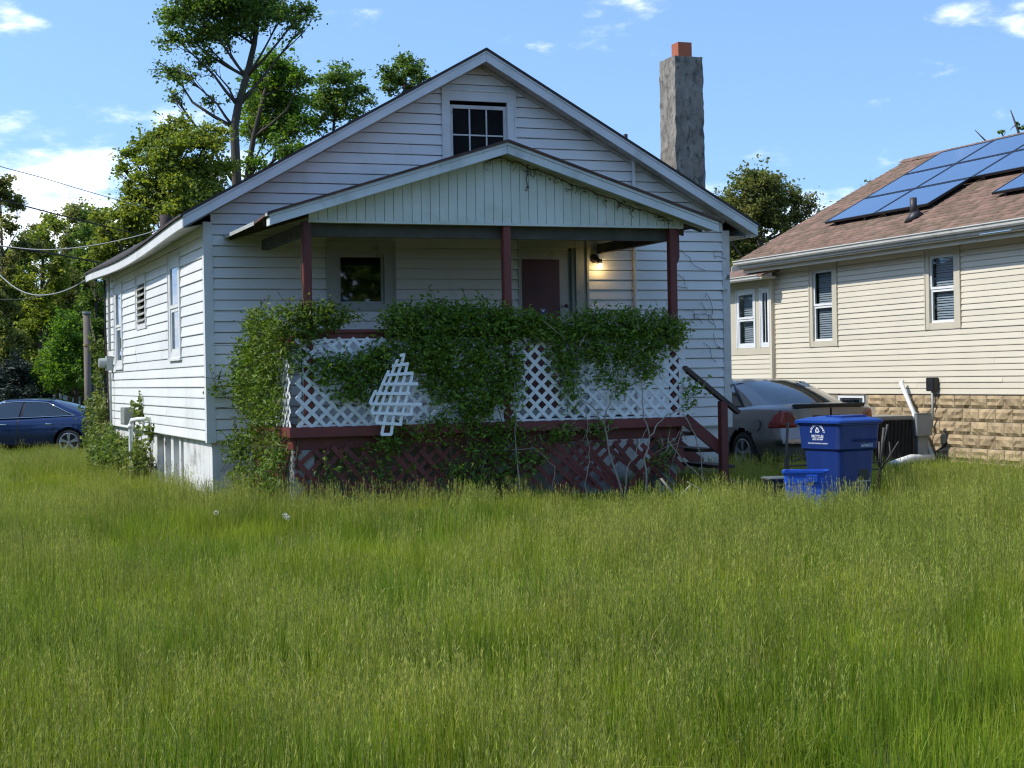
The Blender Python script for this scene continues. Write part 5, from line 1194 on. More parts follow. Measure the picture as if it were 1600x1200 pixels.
# tips of trees showing over the cream roof
for px_, dep, seed, lab in ((1365, 60, 51, 'twiggy treetop just showing over the cream house roof slope'),):
    tree('treetop', lab, (px_, 600), dep, [(px_, 420, 0), (px_ - 2, 330, 0), (px_ - 3, 292, 0)], [(1362, 285, 6, .6), (1368, 296, 7, .6), (1370, 330, 30, 1)], LEAF_OLIVE, 1800, (.13, .08), seed, .07, clump=14)
sn = at_y(1600, 600, 40); snag = thing('dead_snag', 'bare dead branches standing above the ridge of the cream house', 'tree', (sn.x, sn.y, 0), 0)
mb = MB(); sp_ = lambda x, y: at_y(x, y, 40) - Vector((sn.x, sn.y, 0))
mb.tube([Vector((0, 0, -.2)), sp_(1600, 420), sp_(1601, 260)], [.16, .12, .07], 8)
tr_ = mb.build('trunk', BARK, snag, smooth=True); mb = MB()
for pts, r0 in (([(1601, 260), (1591, 205), (1579, 172)], .05), ([(1600, 300), (1560, 240), (1535, 215), (1523, 203)], .035), ([(1600, 280), (1575, 225), (1562, 204)], .03), ([(1590, 203), (1598, 196), (1603, 193)], .02), ([(1586, 196), (1581, 200), (1578, 204)], .015), ([(1560, 240), (1566, 215), (1572, 206)], .015)):
    mb.tube([sp_(*p) for p in pts], [r0 * (1 - .75 * i / (len(pts) - 1)) for i in range(len(pts))], 6)
mb.build('branch', BARK, tr_, smooth=True)
cn = blob_points([(sp_(1598, 200), (.10, .1, .06), 1), (sp_(1565, 206), (.1, .1, .05), 1), (sp_(1590, 196), (.05, .05, .1), .6)], 90)
v_, f_ = leaf_arrays(cn, .09, .06); link('crown', np_mesh('crown', v_, f_, LEAF_MAPLE), snag)

# unseen trees added to block low sky and darken the window reflections
def extra_tree(x, y, h, seed, lab='unseen leafy tree added opposite the bungalow to block low sky', grp='unseen trees added behind the camera'):
    g = np.random.default_rng(seed); root = thing('extra_tree', lab, 'tree', (x, y, 0), 0, grp)
    mb = MB(); mb.tube([(0, 0, -.3), (.1, 0, h * .35), (.0, .1, h * .8)], [.26, .2, .08], 8); mb.build('trunk', BARK, root, smooth=True)
    bl = [((g.uniform(-2.6, 2.6), g.uniform(-2.2, 2.2), h * t), (2.9, 2.6, h * .16), 1) for t in (.2, .32, .42, .52, .62, .72, .8, .88)]
    v_, f_ = leaf_arrays(blob_points(bl, 5200, g, .1), .55, .40, .25, .4, g); link('crown', np_mesh('crown', v_, f_, LEAF_MAPLE), root)
for i in range(12): extra_tree(-42 + i * 7.6 + (i % 3), -27 - (i % 2) * 4, 10.5 + (i * 37 % 4), 300 + i)
for i in range(13): extra_tree(-31 - (i % 2) * 3 - max(0, i - 6) * 1.5, -11 + i * 7, 11.5 + (i * 29 % 4), 330 + i, 'unseen leafy tree added left of the lawn for window reflections', 'unseen trees added on the left')

for i, (x_, y_) in enumerate(((2, 62), (8, 58), (13.5, 60), (19, 57), (25, 61), (31, 58))): extra_tree(x_, y_, 5.6 + (i * 13 % 3) * .3, 360 + i, 'low leafy tree in the back yards behind both houses', 'back yard trees')

# ------------------------------------------------------------------ far left: house in the wood, pole, fence, wires
fh = at_y(85, 610, 88); fhz = ground_z(fh.x, fh.y); far = thing('grey_house', 'pale grey house half hidden in the woodland behind the parked blue car', 'house', (fh.x, fh.y, fhz), R(12))
GREYS = pmat('grey_siding', (.36, .38, .38), .6, (.31, .33, .33), 2)
mb = MB(); mb.box(-3.0, 4.0, 0, 8, -.3, 2.9); mb.prism([(-3.0, 0, 2.9), (4.0, 0, 2.9), (.5, 0, 5.0)], (0, 8, 0)); mb.build('wall', GREYS, far)
for sg in (-1, 1):
    mb = MB(); e = .5 + sg * 3.9; mb.prism([(e, -.4, 2.66), (.5, -.4, 5.0), (.5, -.4, 5.18), (e, -.4, 2.84)], (0, 8.8, 0)); mb.build('roof', PORCHSHINGLE, far)
    mb = MB(); mb.prism([(e, -.45, 2.62), (.5, -.45, 4.96), (.5, -.45, 5.14), (e, -.45, 2.80)], (0, .045, 0)); mb.build('rake_board', WFASCIA, far)
for x in (-1.9, -.2, 2.0):
    mb = MB(); mb.box(x - .5, x + .5, -.06, -.01, 1.2, 2.6); wn_ = mb.build('window', WTRIM, far)
    mb = MB(); mb.box(x - .4, x + .4, -.07, -.062, 1.3, 2.5); mb.build('pane', SCREEN, wn_)
mb = MB(); mb.box(-6.2, -3.02, 1.0, 7, -.3, 2.6); mb.build('wing', GREYS, far); mb = MB(); mb.prism([(-6.6, .6, 2.55), (-2.9, .6, 3.6), (-2.9, .6, 3.75), (-6.6, .6, 2.7)], (0, 6.8, 0)); mb.build('wing_roof', PORCHSHINGLE, far)
po = at_y(138, 640, 38); pz = ground_z(po.x, po.y); pole = thing('wooden_pole', 'short weathered wooden pole standing beyond the far corner of the white house', 'pole', (po.x, po.y, pz), 0)
OLDWOOD = pmat('grey_wood', (.20, .16, .135), .9, (.13, .105, .09), 5, bump=.5, bscale=20, stretch=(1, 1, .15))
p_top = at_y(137.5, 490, 38).z - pz
mb = MB(); mb.tube([(0, 0, -.3), (0, 0, p_top)], [.085, .078], 12); mb.build('shaft', OLDWOOD, pole, smooth=True)
mb = MB(); mb.tube([(0, 0, p_top), (0, 0, p_top + .05)], [.10, .10], 12); mb.build('cap', GREYMETAL, pole)
mb = MB(); mb.tube([(0, 0, p_top - .75), (0, 0, p_top - .71)], .092, 12); mb.tube([(.08, -.05, p_top - .1), (.13, -.06, p_top - .35), (.2, -.05, p_top - .6), (.1, -.06, p_top - .72)], .012, 6); mb.build('strap', pmat('strap', (.32, .22, .10), .7), pole)
fe = at_y(112, 640, 47); fz = ground_z(fe.x, fe.y); fence = thing('white_fence', 'low white board fence behind the blue car boot', 'fence', (fe.x, fe.y, fz), R(4))
for i in range(15):
    x = -1.5 + i * .2
    mb = MB(); mb.prism([(x, 0, .02), (x + .17, 0, .02), (x + .17, 0, 1.12), (x + .085, 0, 1.2), (x, 0, 1.12)], (0, .02, 0)); mb.build('picket', PVC, fence)
for z in (.3, .9):
    mb = MB(); mb.box(-1.55, 1.55, .022, .06, z, z + .08); mb.build('rail', PVC, fence)
for i, x in enumerate((-1.5, 1.4)):
    mb = MB(); mb.box(x, x + .09, .062, .15, -.3, 1.15); mb.build('post', PVC, fence)
CABLEB = pmat('black_cable', (.02, .02, .022), .6); CABLEG = pmat('grey_cable', (.26, .27, .26), .5)
def cable(pts, depth0, depth1, r_, mat, label):
    n = len(pts); P3 = [at_y(x, y, depth0 + (depth1 - depth0) * i / (n - 1)) for i, (x, y) in enumerate(pts)]
    # smooth the polyline (Catmull-Rom)
    out = []
    for i in range(n - 1):
        p0, p1, p2, p3 = P3[max(0, i - 1)], P3[i], P3[i + 1], P3[min(n - 1, i + 2)]
        for t in [k / 6 for k in range(6)]:
            out.append(.5 * ((2 * p1) + (p2 - p0) * t + (2 * p0 - 5 * p1 + 4 * p2 - p3) * t * t + (-p0 + 3 * p1 - 3 * p2 + p3) * t ** 3))
    out.append(P3[-1]); o = Vector(out[-1])
    mb = MB(); mb.tube([q - o for q in out], r_, 6)
    tag(mb.build('overhead_cable', mat, None, smooth=True, loc=o), label, 'cable', 'overhead cables left of the white house')
cable([(-60, 240), (0, 260), (60, 276), (120, 294), (172, 309), (300, 345)], 34, 44, .010, CABLEG, 'thin pale overhead cable crossing in front of the white cloud')
cable([(-60, 297), (0, 312), (70, 330), (140, 348), (215, 366), (320, 392)], 34, 44, .017, CABLEB, 'black overhead cable running down from the sparse tree into the leaves')
cable([(-60, 374), (0, 384), (80, 396), (158, 411), (230, 425)], 34, 42, .020, CABLEB, 'thick black overhead cable sloping towards the eave')
cable([(-60, 375), (0, 384), (60, 390), (110, 388), (165, 380), (225, 366), (262, 353)], 30, 26, .009, CABLEG, 'pale overhead cable rising to the middle of the left eave')
cable([(-50, 380), (0, 430), (28, 452), (55, 461), (85, 459), (112, 450), (133, 438)], 32, 28.4, .013, CABLEG, 'thick pale drooping service cable tied to the far end of the eave')
cable([(-50, 468), (0, 468), (40, 467), (80, 460), (105, 452), (132, 439)], 36, 28.5, .009, CABLEB, 'thin lower dark cable ending at the far end of the eave')

# ------------------------------------------------------------------ vines on and around the porch
STEM_P = pmat('pale_dead_stem', (.36, .32, .25), .85, (.28, .25, .20), 6)
STEM_R = pmat('reddish_stem', (.13, .062, .042), .85, (.10, .075, .045), 6)
STEM_G = pmat('green_stem', (.085, .085, .03), .8, (.06, .05, .03), 6)
def wander(a, b, n, amp, r_):
    a, b = Vector(a), Vector(b)
    return [a.lerp(b, i / n) + Vector((r_.gauss(0, amp), r_.gauss(0, amp * .5), r_.gauss(0, amp * .6))) * (1 if 0 < i < n else 0) for i in range(n + 1)]
def vine(name, label, origin, blobs, n, leafm, leaf, seed, stems=(), stemm=STEM_G, sprigs=0, group=None, mixm=None):
    """blobs in house axes: (u, v, z, ru, rv, rz, weight)"""
    g = np.random.default_rng(seed); r_ = random.Random(seed); o = Vector(origin)
    root = thing(name, label, 'vine', hl(*origin), YAW, group)
    bl = [(Vector((u, v, z)) - o, (a, b, c), wt) for u, v, z, a, b, c, wt in blobs]
    cen = blob_points(bl, n // 9, g, .1)                # twig ends, then leaves around each
    sel = g.integers(0, len(cen), n)
    pts = cen[sel] + g.normal(size=(n, 3)) * np.array((.050, .035, .045))[None]
    wild = []
    mb = MB()
    for c in cen[g.integers(0, len(cen), min(len(cen), 90))]:
        q = Vector(c); d = Vector((r_.gauss(0, .12), r_.gauss(0, .05), r_.gauss(-.04, .06)))
        mb.tube([q - d, q + Vector((r_.gauss(0, .02), 0, .02)), q + d], [.005, .004, .003], 4, cap=False)
    for k in range(sprigs):                             # shoots poking out of the mass
        c, rad, wt = r_.choice(bl); ang = r_.uniform(-.4, math.pi + .4)
        p = c + Vector((math.cos(ang) * rad[0] * .9, r_.uniform(-1, .3) * rad[1], abs(math.sin(ang)) * rad[2] * .9))
        ln = r_.uniform(.06, .22); d = Vector((math.cos(ang) * .6 + r_.gauss(0, .3), r_.gauss(0, .2), abs(math.sin(ang)) + .25)).normalized() * ln
        e = p + d + Vector((0, 0, -.02)); mb.tube([p - d * .4, p + d * .5, e], [.004, .003, .002], 4, cap=False)
        for t in np.linspace(.1, 1, max(3, int(ln / .03))): wild.append(p + (e - p) * t + Vector((r_.gauss(0, .012), r_.gauss(0, .012), r_.gauss(0, .012))))
    if wild: pts = np.concatenate([pts, np.array([tuple(w_) for w_ in wild])], 0)
    v_, f_ = leaf_arrays(pts, leaf[0], leaf[1], .35, .35, g)
    link('foliage', np_mesh('foliage', v_, f_, leafm), root)
    if mb.f: mb.build('twigs', stemm, root, fix=False)['kind'] = 'stuff'
    for pts_, r0, m_ in stems:
        mb = MB(); P_ = [Vector(p) - o for p in pts_]; Q = []
        for a, b in zip(P_, P_[1:]): Q += wander(a, b, 4, .012, r_)[:-1]
        Q.append(P_[-1]); mb.tube(Q, [r0 * (1 - .6 * i / (len(Q) - 1)) for i in range(len(Q))], 6); mb.build('stem', m_, root, smooth=True)
    return root
VG = None
F_ = PF - .10
rs = random.Random(5)
vine('porch_vine', 'sunlit yellow-green vine covering the left end of the porch', (.45, -1.3, 0),
     [(.40, -1.9, 1.9, .10, .25, .30, 1.1), (.36, -1.5, 1.75, .12, .35, .40, 1.5), (.34, -1.05, 1.72, .13, .35, .42, 1.5), (.33, -.65, 1.62, .12, .32, .42, 1.2), (.32, -.35, 1.45, .10, .22, .35, .8), (.42, -1.6, 1.30, .09, .40, .30, 1.1), (.38, -.9, 1.25, .10, .40, .30, .9),
      (.50, -2.12, 2.12, .22, .12, .22, .9), (.72, -2.16, 2.12, .24, .10, .20, 1.0), (.98, -2.16, 2.16, .22, .10, .13, .7), (.58, -2.14, 1.78, .16, .10, .22, .6), (.34, -1.3, 2.16, .12, .45, .15, .9), (.36, -.8, .86, .10, .55, .20, .7), (.40, -1.75, .80, .08, .35, .22, .5), (.22, -.5, .72, .10, .25, .22, .4), (.34, -1.9, .45, .10, .3, .3, .5), (.30, -1.2, .40, .12, .5, .28, .6), (.25, -.6, .35, .12, .3, .25, .4), (.1, -.15, 1.45, .10, .05, .08, .15)],
     11500, LEAF_VINE2, (.062, .026), 61, [([(.47, -1.9 + i * .16, .05), (.46 + rs.uniform(-.05, .03), -1.85 + i * .15, .5), (.44, -1.8 + i * .15, .95)], .010, STEM_R) for i in range(11)] + [([(.55, -2.12, .6), (.62, -2.15, 1.4), (.64, -2.15, 2.2), (.63, -2.16, 2.7), (.56, -2.1, 3.1)], .010, STEM_G)], STEM_R, 55)
vine('porch_vine', 'dense dark green vine heaped over the middle of the porch rail', (2.5, F_, 0),
     [(1.75, F_, 2.12, .28, .12, .20, 1.1), (2.15, F_, 2.16, .35, .13, .20, 1.3), (2.6, F_, 2.14, .35, .13, .20, 1.3), (3.0, F_, 2.10, .30, .12, .19, 1.1), (3.3, F_, 2.06, .20, .11, .15, .7), (1.55, F_, 1.72, .30, .11, .22, 1.0), (1.2, F_, 1.62, .30, .10, .20, .8), (.9, F_, 1.62, .20, .09, .16, .45), (1.25, F_, 1.38, .28, .09, .18, .6),
      (1.95, F_ - .03, 1.80, .30, .12, .26, 1.2), (2.4, F_ - .03, 1.72, .36, .13, .32, 1.5), (2.8, F_, 1.68, .34, .12, .32, 1.3), (2.15, F_, 1.42, .22, .10, .22, .8), (2.55, F_ - .02, 1.30, .28, .11, .25, 1.0), (2.9, F_, 1.38, .20, .10, .26, .6), (2.35, F_, 1.05, .30, .10, .16, .4), (1.9, F_, .92, .40, .09, .12, .25), (2.7, F_, .75, .30, .10, .28, .3), (2.95, F_, .5, .25, .10, .24, .22), (1.55, F_, .80, .25, .08, .10, .2), (2.5, F_, .4, .2, .09, .2, .25), (1.3, F_, .62, .35, .08, .12, .07), (2.2, F_, .55, .35, .09, .2, .10), (3.15, F_, .6, .25, .10, .25, .16), (.95, F_, .45, .2, .07, .2, .05), (1.7, F_, .35, .3, .08, .2, .06), (2.85, F_, .9, .3, .1, .15, .2)],
     16500, LEAF_VINE, (.064, .030), 62, [([(2.3 + i * .17, F_ + .02, .0), (2.32 + i * .16 + rs.uniform(-.1, .1), F_ - .02, .6), (2.2 + i * .15, F_, 1.2)], .009, STEM_G) for i in range(6)], STEM_G, 85)
vine('porch_vine', 'dark green vine with bare pale stems over the rail beside the steps', (4.3, F_, 0),
     [(3.55, F_, 1.98, .24, .11, .14, .8), (3.9, F_, 2.06, .30, .12, .18, 1.1), (4.3, F_, 2.08, .32, .12, .20, 1.2), (4.7, F_, 2.04, .28, .12, .18, 1.0), (4.95, F_, 1.98, .18, .11, .16, .6), (4.1, F_, 1.78, .34, .11, .16, 1.0), (4.55, F_, 1.76, .30, .11, .16, .9), (3.6, F_, 1.70, .20, .10, .20, .6), (3.65, F_, 1.38, .12, .08, .25, .30), (4.3, F_, 1.48, .10, .08, .22, .22), (4.62, F_, 1.55, .14, .08, .12, .2), (4.05, F_, 1.50, .08, .07, .2, .12), (3.55, F_, .85, .16, .09, .10, .15), (4.0, F_, .88, .14, .08, .08, .12), (5.22, F_, 1.25, .14, .08, .18, .12), (4.8, F_, .55, .1, .1, .2, .08)],
     10500, LEAF_VINE, (.060, .025), 63,
     [([(4.28, F_ - .1, .0), (4.2, F_ - .06, .38), (4.06, F_ - .05, .95), (3.98, F_ - .04, 1.1), (3.78, F_ - .03, 1.28)], .014, STEM_P), ([(4.06, F_ - .05, .95), (4.14, F_ - .06, 1.25), (4.34, F_ - .05, 1.62)], .010, STEM_P), ([(4.53, F_ - .08, .0), (4.54, F_ - .06, .55), (4.62, F_ - .05, .80), (4.78, F_ - .04, .98), (5.08, F_ - .03, 1.16)], .013, STEM_P), ([(4.62, F_ - .05, .8), (4.55, F_ - .05, 1.1), (4.52, F_ - .04, 1.5)], .010, STEM_P),
      ([(4.26, F_ - .07, .0), (4.32, F_ - .06, .42), (4.46, F_ - .05, .68), (4.6, F_ - .04, .9)], .009, STEM_P), ([(3.05, F_ - .08, .0), (3.0, F_ - .07, .5), (2.98, F_ - .05, .9), (3.0, F_, 1.5)], .011, STEM_P), ([(3.78, F_ - .06, .0), (3.84, F_ - .05, .4), (3.88, F_ - .04, .7), (3.85, F_, 1.2)], .007, STEM_P), ([(5.05, F_ - .05, 1.05), (5.2, F_ - .06, .8), (5.28, F_ - .08, .3), (5.32, F_ - .1, .1)], .009, STEM_P), ([(4.85, F_ - .05, .75), (5.1, F_ - .07, .45), (5.45, F_ - .12, .1)], .008, STEM_P), ([(3.4, F_ - .07, .1), (3.45, F_ - .05, .5), (3.2, F_ - .05, .72), (2.65, F_ - .06, .70), (2.58, F_ - .06, .45)], .006, STEM_P), ([(4.8, F_ - .05, .6), (5.0, F_ - .05, .85), (5.1, F_ - .04, .75)], .006, STEM_P), ([(4.9, F_ - .05, .5), (5.05, F_ - .05, .9)], .006, STEM_P)], STEM_P, 65)
vine('wall_ivy', 'leafy ivy climbing the foot of the left wall round the grey utility box', (-.3, 6.8, 0),
     [(-.18, 9.5, .75, .16, .4, .55, 1.0), (-.2, 8.9, .45, .18, .5, .45, 1.1), (-.2, 8.1, .40, .18, .5, .40, 1.0), (-.2, 7.3, .36, .18, .5, .38, 1.0), (-.2, 6.4, .34, .18, .45, .36, .9), (-.2, 5.6, .38, .16, .35, .36, .7), (-.18, 5.05, .34, .14, .25, .34, .6), (-.16, 4.5, .36, .12, .18, .28, .4), (-.12, 9.75, 1.5, .10, .12, .6, .35), (-.08, 5.35, 1.02, .04, .08, .30, .12), (-.08, 4.25, .82, .04, .08, .14, .08), (-.2, 10.1, .7, .2, .35, .6, .7), (-.14, 9.8, 2.1, .10, .10, .25, .10)],
     6000, LEAF_IVY, (.082, .058), 64, [([(-.05, 9.3, .2), (-.05, 9.25, 1.2), (-.05, 9.4, 2.2)], .012, STEM_R), ([(-.05, 5.3, .2), (-.05, 5.35, 1.3)], .007, STEM_R), ([(-.06, 4.3, .1), (-.05, 4.25, 1.0)], .006, STEM_R)], STEM_R, 40)
# dry tendrils stuck to the right corner of the front wall
vt = thing('dry_tendrils', 'dry brown tendrils clinging to the siding by the right corner board', 'vine', hl(6.3, -.03, 0), YAW)
for k in range(12):
    a = Vector((rs.uniform(-.3, .5), 0, rs.uniform(1.9, 3.15))); q = [a]
    for i in range(5): q.append(q[-1] + Vector((rs.gauss(.02, .05), 0, rs.gauss(-.03, .05))))
    for p_ in q: p_.x = min(p_.x, .53)
    mb = MB(); mb.tube(q, .003, 4); mb.build('tendril', STEM_R, vt)
# dead vine along the porch gable, with a strand hanging from the peak
gv = thing('gable_vine', 'dry dark vine strands trailing along the porch gable under the rake', 'vine', hl(3.0, PF - .06, 3.2), YAW)
def zg(u): return zp(u) + .005
q = [Vector((u - 3.0, rs.uniform(-.02, -.006), zg(u) - 3.2 + rs.uniform(-.035, .0))) for u in [2.72 + i * .06 for i in range(41)] if u < 5.06]
mb = MB(); mb.tube(q, .006, 5); mb.build('strand', STEM_R, gv)
for k in range(26):
    a = Vector(rs.choice(q)); pts_ = [a, a + Vector((rs.gauss(0, .03), -.005, -rs.uniform(.02, .07))), a + Vector((rs.gauss(0, .05), -.004, -rs.uniform(.04, .12)))]
    mb = MB(); mb.tube(pts_, .003, 4); mb.build('tendril', STEM_R, gv)
hang = [Vector((.21, -.012, zg(3.21) - 3.2 - i * .035)) + Vector((rs.gauss(0, .006), 0, 0)) for i in range(9)]
mb = MB(); mb.tube(hang, .005, 5); mb.build('hanging_strand', STEM_R, gv)
cn = np.array([tuple(rs.choice(q) + Vector((rs.gauss(0, .02), -.012, rs.gauss(-.03, .02)))) for _ in range(90)] + [tuple(rs.choice(hang) + Vector((rs.gauss(0, .008), -.01, 0))) for _ in range(22)])
v_, f_ = leaf_arrays(cn, .035, .018); link('dry_leaves', np_mesh('dry_leaves', v_, f_, pmat('dry_leaf', (.07, .055, .03), .8, (.05, .05, .025), 8, island=.3)), gv)
# fallen pale sticks by the steps
for k, (pts, lab) in enumerate((([(1033, 748), (1052, 771), (1064, 784)], 'pale stick leaning in the grass before the porch'), ([(1063, 775), (1080, 757), (1096, 766), (1100, 779)], 'bent pale branch lying in the grass near the step post'))):
    p0 = at_y(*pts[-1], 17.0); mb = MB(); mb.tube([at_y(x, y, 17.0 + i * .06) - p0 for i, (x, y) in enumerate(pts)], .012, 6)
    if k: mb.tube([at_y(1082, 758, 17.05) - p0, at_y(1074, 753, 17.0) - p0], .008, 5); mb.tube([at_y(1092, 765, 17.05) - p0, at_y(1089, 782, 17.0) - p0], .008, 5)
    tag(mb.build('fallen_branch', STEM_P, None, smooth=True, loc=p0), lab, 'branch')

# ------------------------------------------------------------------ long grass: tufts scattered by geometry nodes (nobody could count the blades)
def grass_mat(name, c1, c2, c3, transl=.34, isl=.30):
    m = bpy.data.materials.new(name); m.use_nodes = True; t = m.node_tree; nn = t.nodes; ll = t.links
    b = nn['Principled BSDF']; b.inputs['Roughness'].default_value = .5; b.inputs['Specular IOR Level'].default_value = .35
    ge = nn.new('ShaderNodeNewGeometry'); oi = nn.new('ShaderNodeObjectInfo')
    def nz_(scale, det):
        n = nn.new('ShaderNodeTexNoise'); n.inputs['Scale'].default_value = scale; n.inputs['Detail'].default_value = det; ll.new(oi.outputs['Location'], n.inputs['Vector'])
        r = nn.new('ShaderNodeMapRange'); r.inputs['From Min'].default_value = .40; r.inputs['From Max'].default_value = .60; ll.new(n.outputs['Fac'], r.inputs['Value']); return r.outputs[0]
    m1 = nn.new('ShaderNodeMixRGB'); m1.inputs[1].default_value = (*c1, 1); m1.inputs[2].default_value = (*c2, 1); ll.new(nz_(.55, 4), m1.inputs[0])
    m2 = nn.new('ShaderNodeMixRGB'); m2.inputs[2].default_value = (*c3, 1); ll.new(m1.outputs[0], m2.inputs[1])
    mr = nn.new('ShaderNodeMapRange'); mr.inputs['From Min'].default_value = .45; mr.inputs['From Max'].default_value = 1.3; ll.new(ge.outputs['Random Per Island'], mr.inputs['Value']); ll.new(mr.outputs[0], m2.inputs[0])
    hs = nn.new('ShaderNodeHueSaturation'); ll.new(m2.outputs[0], hs.inputs['Color'])
    md = nn.new('ShaderNodeMath'); md.operation = 'MULTIPLY_ADD'; md.inputs[1].default_value = isl * 2; md.inputs[2].default_value = 1 - isl; ll.new(oi.outputs['Random'], md.inputs[0]); ll.new(md.outputs[0], hs.inputs['Value'])
    ll.new(hs.outputs[0], b.inputs['Base Color'])
    tr = nn.new('ShaderNodeBsdfTranslucent'); h2 = nn.new('ShaderNodeHueSaturation'); h2.inputs['Value'].default_value = 1.35; ll.new(hs.outputs[0], h2.inputs['Color']); ll.new(h2.outputs[0], tr.inputs[0])
    ms = nn.new('ShaderNodeMixShader'); ms.inputs[0].default_value = transl; ll.new(b.outputs[0], ms.inputs[1]); ll.new(tr.outputs[0], ms.inputs[2]); ll.new(ms.outputs[0], nn['Material Output'].inputs[0])
    return m
GR_BLADE = grass_mat('grass_blades', (.125, .215, .010), (.250, .310, .018), (.31, .31, .045), .42)
GR_STALK = grass_mat('grass_stalks', (.250, .310, .040), (.350, .365, .065), (.38, .32, .11), .34)
def blades(g, n, rad, h0, h1, wd, lean):
    """curved tapering blades: 5 vertices, a quad and a triangle as 3 triangles"""
    a = g.uniform(0, 2 * np.pi, n); rr = rad * np.sqrt(g.uniform(0, 1, n)); bx = np.cos(a) * rr; by = np.sin(a) * rr
    h = g.uniform(h0, h1, n); la = g.uniform(0, 2 * np.pi, n); ln = np.abs(g.normal(0, lean, n)) * h
    dxn, dyn = np.cos(la), np.sin(la); wa = g.uniform(0, 2 * np.pi, n); wx, wy = np.cos(wa) * wd / 2, np.sin(wa) * wd / 2
    w_ = g.uniform(.6, 1.2, n); wx = wx * w_; wy = wy * w_
    z0 = np.full(n, -.03)
    mx, my, mz = bx + dxn * ln * .35, by + dyn * ln * .35, h * .58
    tx, ty, tz = bx + dxn * ln, by + dyn * ln, h * (1 - .25 * (ln / h) ** 1)
    V = np.stack([np.stack([bx - wx, by - wy, z0], 1), np.stack([bx + wx, by + wy, z0], 1), np.stack([mx + wx * .8, my + wy * .8, mz], 1), np.stack([mx - wx * .8, my - wy * .8, mz], 1), np.stack([tx, ty, tz], 1)], 1).reshape(-1, 3)
    i = np.arange(n)[:, None] * 5
    Fc = np.concatenate([i + np.array([[0, 1, 2]]), i + np.array([[0, 2, 3]]), i + np.array([[3, 2, 4]])], 0)
    return V, Fc, (tx, ty, tz, dxn, dyn)
def heads(g, tips, ln, wd, per):
    """loose seed panicles: small slivers round the top of each stalk"""
    tx, ty, tz, dxn, dyn = tips; n = len(tx); c = []
    k = np.repeat(np.arange(n), per); t = g.uniform(0, 1, n * per)
    sp = wd * (1 - t * .75)
    cx = tx[k] - dxn[k] * 0 + g.normal(0, 1, n * per) * sp; cy = ty[k] + g.normal(0, 1, n * per) * sp; cz = tz[k] - ln * (1 - t) + g.normal(0, .006, n * per)
    return leaf_arrays(np.stack([cx, cy, cz], 1), .030, .0040, -4.0, .0, g)
def merge(*parts):
    vs, fs, o = [], [], 0
    for v_, f_ in parts: vs.append(v_); fs.append(f_ + o); o += len(v_)
    return np.concatenate(vs, 0), np.concatenate(fs, 0)
gcol = bpy.data.collections.new('grass_sources')       # not linked to the scene: only instanced
srcs = []
def tuft(i, kind, seed):
    g = np.random.default_rng(seed)
    if kind == 'leaf':
        v_, f_, _ = blades(g, 84, .17, .15, .34, .0044, .16); me = np_mesh('tuft', v_, f_, GR_BLADE)
    elif kind == 'short':
        v_, f_, _ = blades(g, 90, .16, .05, .13, .005, .40); me = np_mesh('tuft', v_, f_, GR_BLADE)
    elif kind == 'flop':
        v_, f_, _ = blades(g, 44, .16, .22, .38, .0070, .6); me = np_mesh('tuft', v_, f_, GR_BLADE)
    elif kind == 'weed':                               # broad-leaved rosette with a few upright leafy stems
        n = 46; a = g.uniform(0, 6.283, n); r0 = g.uniform(.01, .12, n); c = np.stack([np.cos(a) * r0, np.sin(a) * r0, g.uniform(.03, .30, n)], 1)
        v_, f_ = leaf_arrays(c, .085, .036, -.35, .5, g); me = np_mesh('tuft', v_, f_, LEAF_IVY)
    elif kind == 'straw':
        v_, f_, _ = blades(g, 34, .17, .18, .42, .0040, .9); me = np_mesh('tuft', v_, f_, STRAW)
    else:
        v1, f1, tips = blades(g, 30, .17, .26, .46, .0026, .08); hv, hf = heads(g, tips, .10, .0038, 6)
        sv, sf = merge((v1, f1), (hv, hf)); v2, f2, _ = blades(g, 56, .17, .14, .32, .0044, .15)
        vv, ff = merge((sv, sf), (v2, f2)); me = np_mesh('tuft', vv, ff, GR_STALK); me.materials.append(GR_BLADE)
        mi = np.zeros(len(ff), dtype=np.int32); mi[len(sf):] = 1; me.polygons.foreach_set('material_index', mi)
    o = bpy.data.objects.new('tuft_%02d' % i, me); gcol.objects.link(o); srcs.append(o)
kinds = ['leaf', 'leaf', 'leaf', 'flop', 'stalk', 'stalk', 'stalk', 'stalk', 'short', 'short', 'weed', 'straw']
STRAW = pmat('dead_straw', (.36, .30, .15), .8, (.28, .24, .11), 3, island=.25, transl=.2)
for i, k in enumerate(kinds): tuft(i, k, 200 + i)
pts, rots, scls, idxs = [], [], [], []
gr = random.Random(77)
def inside(u, v):
    if -.02 < u < 6.9 and -.02 < v < 9.9: return True                      # white house
    if .45 < u < 5.2 and -2.16 < v < 0: return True                        # porch
    if u > 11.68 and -5 < v < 9.3: return True                             # cream house
    if 8.40 < u < 10.3 and 1.5 < v < 6.5: return True                      # grey car
    if 10.6 < u < 11.5 and 2.5 < v < 3.4: return True
    return False
cart_u, bin_u, tub_u = to_hl(Vector(cart.location)), to_hl(Vector(bin_.location)), to_hl(Vector(tub.location))
y = 3.5
